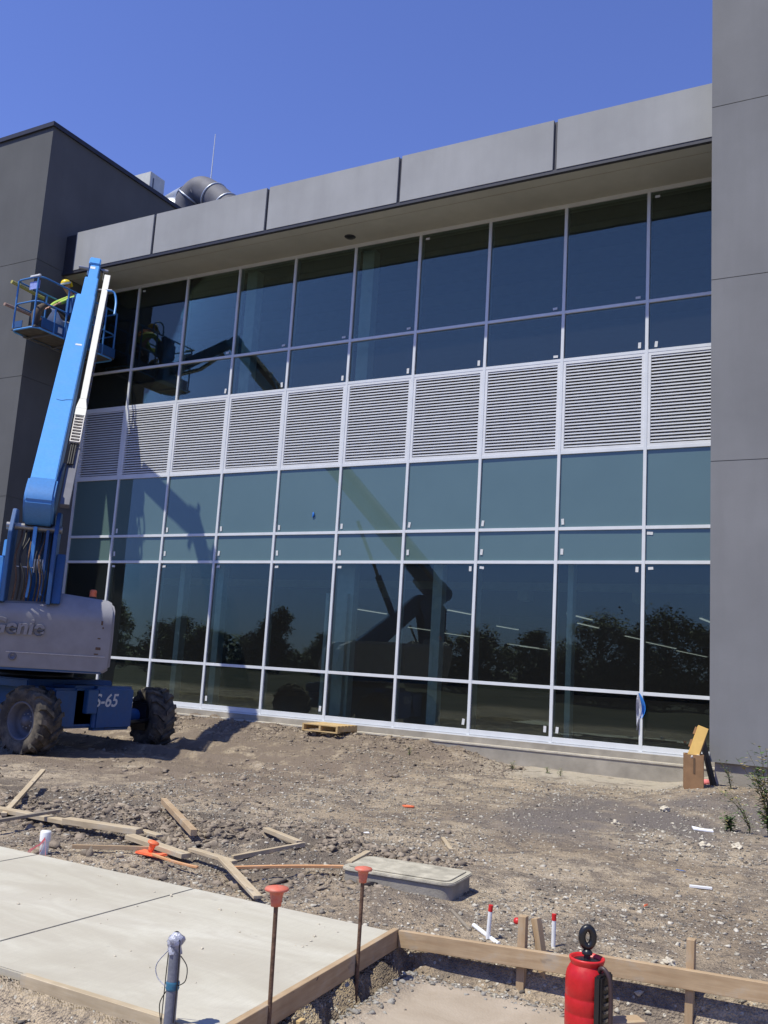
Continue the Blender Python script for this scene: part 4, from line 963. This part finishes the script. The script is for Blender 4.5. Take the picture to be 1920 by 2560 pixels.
# things in the platform
tag(MB().tube([(bx0-.02, by0-.12, FZ+1.06), (bx0+.02, by0+.75, FZ+1.0)], .04, 14).build('yellow_tube', simple('tube_olive', (.42, .38, .10), .7, 0, .3, 20)), 'olive yellow tube strapped under the top rail of the platform', 'tube')
tag(MB().tube([(bx0-.03, by0-.22, FZ+.50), (bx0-.0, by0+.75, FZ+.50)], .035, 14).build('brown_tube', simple('tube_brown', (.40, .26, .20), .7, 0, .3, 20)), 'brown tube lying along the mid rail of the platform', 'tube')
bgp = MB()
bgp.tube(smooth_path([(.75, -2.28, FZ+.05), (.75, -2.25, FZ+.45), (.75, -2.0, FZ+.72), (.75, -1.7, FZ+.66), (.74, -1.5, FZ+.5), (.74, -1.4, FZ+.2)], 5), [.05+.05*math.sin(i*.35) for i in range(26)], 12)
tag(bgp.build('canvas_bag', 'bag'), 'dark brown canvas bag slumped inside the platform', 'bag')
sh = []
for i in range(8):
    sh.append([V((1.0-.02*j+.03*math.sin(i*1.1), -2.12+.12*j+.03*math.sin(i+j), FZ+.56-.065*i+.05*math.sin(j*1.3+i*.7)-.02*j)) for j in range(7)])
tag(MB().sheet(sh).build('plastic_sheet', 'paper'), 'crumpled white sheet held by the worker in the platform', 'sheet')

# worker
wk = thing('person', 'worker in a yellow-green shirt and yellow helmet, bending forward in the lift platform', 'person', (.68, -1.1, FZ))
def skin(name, chains, mat, parent, sub=2, root=0):
    vs = []; es = []; rs = []; idx = {}
    def vid(p, r):
        k = tuple(round(c, 4) for c in p)
        if k not in idx: idx[k] = len(vs); vs.append(p); rs.append(r)
        return idx[k]
    for ch in chains:
        last = None
        for p, r in ch:
            i = vid(p, r)
            if last is not None: es.append((last, i))
            last = i
    o0 = rootof(parent)
    me = bpy.data.meshes.new(name); me.from_pydata([tuple(V(p)-o0) for p in vs], es, [])
    me.materials.append(M[mat] if isinstance(mat, str) else mat)
    o = bpy.data.objects.new(name, me); COL.objects.link(o); o.parent = parent
    sm = o.modifiers.new('skin', 'SKIN'); sm.use_smooth_shade = True
    for i, d in enumerate(me.skin_vertices[0].data):
        r = rs[i]; d.radius = r if hasattr(r, '__len__') else (r, r); d.use_root = (i == root)
    ss = o.modifiers.new('sub', 'SUBSURF'); ss.levels = sub; ss.render_levels = sub
    return o
hip = (.68, -.92, FZ+.80); sp1 = (.67, -1.04, FZ+.98); che = (.66, -1.20, FZ+1.14); nk = (.65, -1.33, FZ+1.24); hd0 = (.65, -1.42, FZ+1.32); hd1 = (.65, -1.49, FZ+1.42)
shR = (.83, -1.27, FZ+1.16); elR = (.90, -1.56, FZ+.98); haR = (.90, -1.84, FZ+.78)
shL = (.48, -1.27, FZ+1.16); elL = (.46, -1.56, FZ+.95); haL = (.58, -1.80, FZ+.76)
knR = (.80, -1.16, FZ+.44); ftR = (.80, -1.0, FZ+.08); toR = (.81, -1.16, FZ+.045)
knL = (.56, -1.10, FZ+.44); ftL = (.56, -.92, FZ+.08); toL = (.55, -1.08, FZ+.045)
body = skin('body', [[(hip, (.15, .12)), (sp1, (.135, .11)), (che, (.15, .11)), (nk, .058), (hd0, .075), (hd1, .088)],
    [(che, .1), (shR, .06), (elR, .044), (haR, .03)], [(che, .1), (shL, .06), (elL, .044), (haL, .03)],
    [(hip, .1), (knR, .068), (ftR, .045), (toR, .04)], [(hip, .1), (knL, .068), (ftL, .045), (toL, .04)]], 'skin', wk)
skin('shirt', [[(hip, (.158, .128)), (sp1, (.150, .125)), (che, (.165, .125)), ((.65, -1.29, FZ+1.21), .075)], [(che, .11), (shR, .075), (elR, .058), ((.90, -1.80, FZ+.81), .042)], [(che, .11), (shL, .075), (elL, .058), ((.57, -1.77, FZ+.78), .042)]], 'hivis', wk)
skin('trousers', [[((.68, -.95, FZ+.85), (.15, .12)), (hip, (.165, .135)), (knR, .085), ((.80, -1.01, FZ+.12), .062)], [(hip, .12), (knL, .085), ((.56, -.93, FZ+.12), .062)]], 'trouser', wk)
for (f_, t_) in ((ftR, toR), (ftL, toL)): skin('boot', [[(V(f_)+V((0, .02, 0)), .058), (t_, .05)]], 'bag', wk)
for ha, sg in ((haR, 1), (haL, -1)):
    base = V(ha); d = V((0, -.80, -.55)).normalized()
    ch = [[(base, .026), (base+d*.05, (.036, .018)), (base+d*.085, (.034, .014))]]
    for k, ln in enumerate((.058, .070, .066, .050)):
        o_ = X*(-.027+.018*k); b0 = base+d*.085
        ch.append([(b0, .015), (b0+o_+d*.01, .0085), (b0+o_+d*(.01+ln*.5)-Z*.006, .008), (b0+o_*1.05+d*(.01+ln*.85)-Z*.025, .0065)])
    ch.append([(base+d*.05, .02), (base+d*.055-X*sg*.035, .010), (base+d*.09-X*sg*.05-Z*.01, .008)])
    skin('hand', ch, 'skin', wk, 1)
hc = V((.65, -1.475, FZ+1.43)); up_ = V((0, -.50, .85)).normalized(); fw_ = V((0, -.85, -.50)).normalized()
MB().lathe([(.0, .075), (.045, .068), (.085, .045), (.108, .010), (.115, -.025), (.112, -.03)], hc+up_*.045, 24, up_).build('helmet', 'hat_y', wk)
MB().obox(hc+fw_*.145+up_*.025, fw_, X, up_, (.045, .08, .006)).build('helmet_brim', 'white', wk, .02)
MB().lathe([(.118, -.04), (.122, -.02), (.118, .0)], hc+up_*.045, 24, up_).build('helmet_band', 'white', wk)
MB().obox(hc-fw_*.11-up_*.02, fw_, X, up_, (.02, .09, .06)).build('neck_shade', 'hat_y', wk, .015)
fc = hc+fw_*.088-up_*.045
MB().lathe([(0, .03), (.01, .02), (.014, 0)], fc-up_*.01, 8, fw_).build('nose', 'skin', wk)
for s_ in (-1, 1):
    MB().lathe([(0, .008), (.008, .004), (.009, 0)], fc+X*.03*s_+up_*.012-fw_*.006, 8, fw_).build('eye', 'black', wk)
    MB().lathe([(0, .012), (.018, .008), (.022, 0)], hc+X*.088*s_-up_*.045, 10, X*s_).build('ear', 'skin', wk)
MB().obox(fc-up_*.045-fw_*.004, X, up_, fw_, (.022, .004, .006)).build('mouth', 'red', wk)
for x in (.60, .76):
    MB().tube(smooth_path([(x, -.86, FZ+.98), (x, -1.05, FZ+1.16), (x-.01, -1.22, FZ+1.285), (x, -1.33, FZ+1.16), (x, -1.22, FZ+1.0)]), .016, 6).build('harness_strap', 'orange', wk)
MB().tube([(.50, -.98, FZ+1.12), (.86, -.98, FZ+1.12)], .018, 6).build('harness_strap', 'orange', wk)

# ================================================================== AGAINST THE WALL
pl = thing('pallet', 'yellow wooden pallet lying level on two short legs against the foundation', 'pallet', (7.95, -.8, -.2))
px0, px1, py0, py1, pz = 7.86, 8.62, -1.12, -.42, -.07
for k in range(6):
    y = py0+.05+k*(py1-py0-.10)/5
    MB().box((px0, y-.048, pz), (px1, y+.048, pz+.02)).build('deck_board', 'wood_pallet', pl, .002)
for x in (px0+.02, (px0+px1)/2, px1-.02): MB().box((x-.02, py0, pz-.09), (x+.02, py1, pz-.001)).build('stringer', 'wood_pallet', pl, .002)
for y in (py0+.05, py1-.05): MB().box((px0, y-.05, pz-.11), (px1, y+.05, pz-.091)).build('bottom_board', 'wood_pallet', pl)
for x in (px0+.2, px1-.25):
    MB().box((x-.04, py0+.1, -.50), (x+.04, py1-.1, pz-.112)).build('support_block', 'wood_gray', pl)
def crate(name, label, cat, c, ax, ay, az, h, mat, wall=.006):
    c = V(c); t_ = thing(name, label, cat, c-az*h[2])
    mb = MB()
    mb.obox(c-ax*h[0], ax, ay, az, (wall, h[1], h[2])); mb.obox(c+ax*h[0], ax, ay, az, (wall, h[1], h[2]))
    mb.obox(c-ay*h[1], ax, ay, az, (h[0], wall, h[2])); mb.obox(c+ay*h[1], ax, ay, az, (h[0], wall, h[2])); mb.obox(c-az*h[2], ax, ay, az, (h[0], h[1], wall))
    mb.build('walls', mat, t_); return t_
bxp = V((14.99, -2.42, gz(14.99, -2.42)))
a = R(14); bx_ = V((math.cos(a), math.sin(a), 0)); by_ = V((-bx_.y, bx_.x, 0))
cb = crate('cardboard_box', 'tall open brown cardboard box standing on the gravel by the right wing', 'cardboard box', bxp+Z*.215, bx_, by_, Z, (.118, .135, .225), 'card_brown')
mb = MB()
for k in range(9): mb.lathe([(0, .02), (.028, .01), (.03, -.02), (0, -.03)], bxp+Z*.42+bx_*random.uniform(-.08, .09)+by_*random.uniform(-.12, .0), 7)
mb.build('packing', 'foam', cb)
MB().obox(bxp+Z*.30-by_*.143, bx_, by_, Z, (.012, .003, .10)).build('torn_tape', simple('tape_brown', (.15, .09, .045), .6), cb)
yb = bxp+V((.03, .05, .55)); az_ = V((.28, .22, .93)).normalized(); ax2 = (bx_-az_*bx_.dot(az_)).normalized(); ay2 = az_.cross(ax2)
yt = thing('cardboard_box', 'long yellow cardboard carton leaning upright out of the brown box', 'cardboard box', yb-az_*.3)
MB().obox(yb, ax2, ay2, az_, (.070, .07, .26)).build('carton', 'card_yellow', yt, .004)
MB().obox(yb+ax2*.078+az_*.02, ax2, ay2, az_, (.006, .05, .12)).build('flap', 'card_brown', yt)
MB().obox(yb-ax2*.085+az_*.18, ax2, ay2, az_, (.012, .03, .05)).build('flap', 'card_brown', yt); MB().obox(yb-ax2*.085+az_*.0, ax2, ay2, az_, (.012, .03, .05)).build('flap', 'card_brown', yt)
tag(MB().bar((15.20, -2.12, gz(15.2, -2.12)-.01), (15.02, -2.0, .36), .075, .05).build('black_board', 'black', None, .004), 'narrow black board leaning on the corner of the right wing', 'board')
tag(MB().lathe([(0, -.01), (.05, .0), (.06, .03), (.035, .06), (0, .065)], gnd(15.08, -1.95), 9).build('pink_rag', 'pink'), 'crumpled pink rag between the brown box and the foundation', 'rag')

# scraps on the soil
def scrap(name, label, cat, x, y, pts, mat, th=.012):
    c = V((x, y, gz(x, y)+.012)); mb = MB(); n = len(pts)
    vs = [c+V((a, b, .006*math.sin(a*90))) for a, b in pts]; top = [p+Z*th for p in vs]
    mb.add(vs+top, [tuple(range(n-1, -1, -1)), tuple(range(n, 2*n))]+[(i, (i+1) % n, (i+1) % n+n, i+n) for i in range(n)])
    return tag(mb.build(name, mat), label, cat)
scrap('paper_scrap', 'torn white scrap on the dark gravel near the weeds', 'scrap', 15.57, -5.07, [(-.12, .07), (-.08, -.05), (.12, -.03), (.09, .02), (0, .03)], 'paper')
scrap('orange_scrap', 'small orange scrap lying on the open soil', 'scrap', 12.64, -6.15, [(-.08, 0), (-.02, -.05), (.07, -.02), (.05, .05), (-.03, .04)], 'orange')
scrap('paint_chip', 'tiny orange chip on the gravel behind the red sprayer', 'scrap', 15.87, -8.9, [(-.012, 0), (.0, -.01), (.014, .004), (0, .012)], 'orange')
scrap('blue_tape_scrap', 'scrap of blue tape on the gravel left of the red-banded lath', 'scrap', 15.80, -7.35, [(-.04, .0), (.03, -.012), (.04, .008), (-.03, .012)], 'tape_blue', .004)
scrap('paper_scrap', 'small white chip on the soil left of the open ground behind the vault', 'scrap', 13.15, -8.0, [(-.03, .0), (.0, -.02), (.035, .0), (.01, .02)], 'paper', .005)
for (x, y, r_, lb) in ((15.76, -6.06, .045, 'pale fist-sized stone, left of the pair below the weeds'), (16.05, -5.94, .048, 'pale fist-sized stone, right of the pair below the weeds'), (14.91, -3.8, .05, 'pale stone on the dark patch in front of the boxes'), (14.71, -5.27, .045, 'small pale stone on the dark patch, nearest the viewer'), (16.28, -10.12, .03, 'small stone right of the white pipes')):
    bm = bmesh.new(); bmesh.ops.create_icosphere(bm, subdivisions=3, radius=r_)
    for v_ in bm.verts:
        k = 1+.75*noise.noise(v_.co*(1.6/r_)+V((x, y, 0))); v_.co = V((v_.co.x*k*1.2, v_.co.y*k, v_.co.z*k*.7))
    me_ = bpy.data.meshes.new('stone'); bm.to_mesh(me_); bm.free(); me_.materials.append(M['stone'])
    o = bpy.data.objects.new('stone', me_); COL.objects.link(o); o.location = gnd(x, y, r_*.25); o.rotation_euler = (.2, .1, x*7); tag(o, lb, 'stone')

# ------------------------------------------------------------------ weeds
def leafquad(mb, p, d, up, ln, wd):
    s = d.cross(up).normalized(); u = s.cross(d).normalized()
    mb.add([p, p+d*ln*.45+s*wd+u*.0, p+d*ln-u*ln*.15, p+d*ln*.45-s*wd], [(0, 1, 2, 3)])
def weed(x, y, h, lean, n, label, dens=34, seed=1, dry=.2, ls=.035):
    rd = random.Random(seed); z = gz(x, y); t_ = thing('weed', label, 'weed', (x, y, z), 'weeds on the site')
    st = MB(); lf = MB(); dr = MB()
    for k in range(n):
        a = rd.uniform(0, 6.28); sp_r = rd.uniform(.05, .30)*h; hh = h*rd.uniform(.55, 1.0)
        P = [V((x, y, z-.02))]; q = V(P[0]); 
        tipo = V((math.cos(a)*sp_r+lean[0]*hh, math.sin(a)*sp_r+lean[1]*hh, hh))
        for i in range(1, 7):
            f = i/6; P.append(V((x, y, z))+V((tipo.x*f*f+rd.uniform(-.012, .012), tipo.y*f*f+rd.uniform(-.012, .012), hh*f)))
        st.tube(P, [.006*(1-.8*i/6)*(.6+h*.6) for i in range(7)], 5)
        for j in range(dens):
            f = rd.uniform(.12, 1.0); i = min(5, int(f*6)); p = P[i].lerp(P[i+1], f*6-i)
            az = rd.uniform(0, 6.28); d = V((math.cos(az), math.sin(az), rd.uniform(-.2, .8))).normalized()
            br = p+d*rd.uniform(0, .055)*(.5+h)
            (dr if rd.random() < dry else lf).add([], []) ; leafquad(dr if rd.random() < dry else lf, br, d, Z if abs(d.z) < .9 else X, ls*rd.uniform(.5, 1.4), ls*.33*rd.uniform(.6, 1.3))
    st.build('stems', 'stem', t_); lf.build('leaves', 'leaf', t_); 
    if dr.v: dr.build('dry_leaves', 'leaf_dry', t_)
weed(16.25, -5.28, .92, (-.10, .02), 14, 'tall bushy weed cut by the right edge, the largest of the weeds', 44, 2, .45, .055)
weed(16.02, -4.9, .46, (-.55, .1), 7, 'weed leaning far left with sparse leaves, below the foundation corner', 22, 5, .35)
weed(15.80, -4.72, .17, (-.2, 0), 8, 'small dark green clump just left of the tallest weed', 26, 9, .05, .045)
weed(15.45, -2.35, .38, (-.25, .1), 5, 'weed growing up against the foundation of the right wing', 24, 11, .3)
weed(16.6, -6.2, .30, (.1, .1), 9, 'low dry weed at the right edge below the tallest weed', 34, 13, .7)
for k, (x, y, lb) in enumerate(((12.5, -1.05, 'tiny green sprig in front of the foundation, right of the clod heap'), (12.75, -1.15, 'second tiny sprig right of the clod heap'), (10.3, -1.55, 'tiny green sprig on the clods left of the heap'), (12.0, -1.25, 'flat green tuft beside the dusty strip'))):
    weed(x, y, .13, (0, 0), 5, lb, 9, 20+k, .2, .03)

# ================================================================== BEHIND THE VIEWER (seen mirrored in the glass)
def tree_mesh(seed, h, wd):
    rd = random.Random(seed); lf = MB(); tk = MB()
    tk.tube([(0, 0, -.3), (.05*wd, 0, h*.3), (0, .04*wd, h*.6), (0, 0, h*.9)], [.05*h*.5, .035*h*.5, .02*h*.5, .01], 7)
    cl = []
    for k in range(34):
        t = rd.uniform(.12, 1.0); rr = wd*.5*math.sqrt(max(.05, math.sin(math.pi*(t*.86+.1))))*rd.uniform(.2, 1.0); a = rd.uniform(0, 6.28)
        c = V((rr*math.cos(a), rr*math.sin(a), h*t)); cl.append((c, rd.uniform(.13, .24)*wd))
        if k % 3 == 0: tk.tube([(0, 0, h*t*.7), c], [.012*h, .004*h], 5)
    for c, r0 in cl:
        for j in range(150):
            d = V((rd.gauss(0, 1), rd.gauss(0, 1), rd.gauss(0, .8))).normalized(); p = c+d*r0*rd.uniform(.4, 1.1)
            leafquad(lf, p, V((rd.uniform(-1, 1), rd.uniform(-1, 1), rd.uniform(-.6, .6))).normalized(), V((.1, .2, 1)), .30*rd.uniform(.6, 1.5), .11)
    return tk, lf
M['tree_leaf'] = simple('tree_leaf', (.07, .10, .045), .7, 0, .4, 3); M['bark'] = simple('bark', (.09, .07, .05), .9)
protos = []
for sd_k, (h, wd) in enumerate(((5.6, 4.4), (7.2, 3.2), (6.6, 6.4), (4.4, 4.6))):
    tk, lf = tree_mesh(40+sd_k, h, wd)
    r_ = thing('tree', 'tree', 'tree', (0, 0, 0)); a = tk.build('trunk', 'bark', r_); b = lf.build('crown', 'tree_leaf', r_); protos.append((r_, a, b, h))
tlist = [(-55.5, -58, 1, 6.6), (-51.5, -61, 3, 4.4), (-48.2, -60, 0, 5.0), (-45.0, -60, 3, 4.3), (-41.8, -59, 0, 4.0), (-38.6, -61, 3, 4.1), (-36.2, -60, 1, 6.6), (-33.4, -64, 3, 3.6), (-30.3, -60, 0, 4.2), (-27.0, -62, 3, 3.4), (-21, -63, 3, 3.6),
         (-17.8, -60, 1, 5.4), (-14.6, -60, 3, 4.6), (-9.6, -60, 0, 4.8), (-7.4, -62, 3, 4.0), (-4.2, -60, 2, 6.2), (-1.5, -61, 3, 5.0), (1.3, -60, 2, 6.6), (4.2, -60, 0, 5.6), (7.5, -62, 2, 6.0), (-60, -60, 2, 6), (-66, -62, 0, 5.5)]
used = set()
for i, (x, y, k, h) in enumerate(tlist):
    r_, a, b, h0 = protos[k]
    if k in used:
        r2 = r_.copy(); COL.objects.link(r2)
        for c in (a, b): c2 = c.copy(); COL.objects.link(c2); c2.parent = r2
        r_ = r2
    used.add(k); s = h/h0*.98; r_.location = (x, y, gz(x, y)-.1); r_.scale = (s*1.1, s*1.1, s); r_.rotation_euler = (0, 0, i*1.7)
    r_['group'] = 'trees beyond the site, mirrored in the glass'; r_['label'] = 'dark leafy tree in the row mirrored in the ground-floor glass'
# far tree belt and a few soil banks, only seen in the reflection
def belt():
    rd = random.Random(77); mb = MB()
    for k in range(9000):
        x = rd.uniform(-170, 60); hh = 2.6+1.6*math.sin(x*.13)+1.1*math.sin(x*.37+1); z = rd.uniform(-.5, 1)*max(.8, hh)
        leafquad(mb, V((x, -118+rd.uniform(-3, 3), z)), V((rd.uniform(-1, 1), rd.uniform(-.5, .5), rd.uniform(-.5, .5))).normalized(), Z, rd.uniform(.9, 2.0), .6)
    return mb
tag(belt().build('far_wood', 'tree_leaf'), 'low dark wood on the horizon, mirrored in the glass', None, None, 'stuff')
for (x, y, h) in ((-43.6, -59, 5.6), (-37.9, -59, 5.2)):
    t_ = thing('utility_pole', 'wooden utility pole with a cross arm among the mirrored trees', 'utility pole', (x, y, gz(x, y)), 'utility poles beyond the site')
    MB().tube([(x, y, -.8), (x, y, h-1.6)], [.09, .05], 8).build('pole', 'bark', t_); MB().box((x-.35, y-.04, h-1.9), (x+.35, y+.04, h-1.82)).build('cross_arm', 'bark', t_)
bpy.context.view_layer.update()
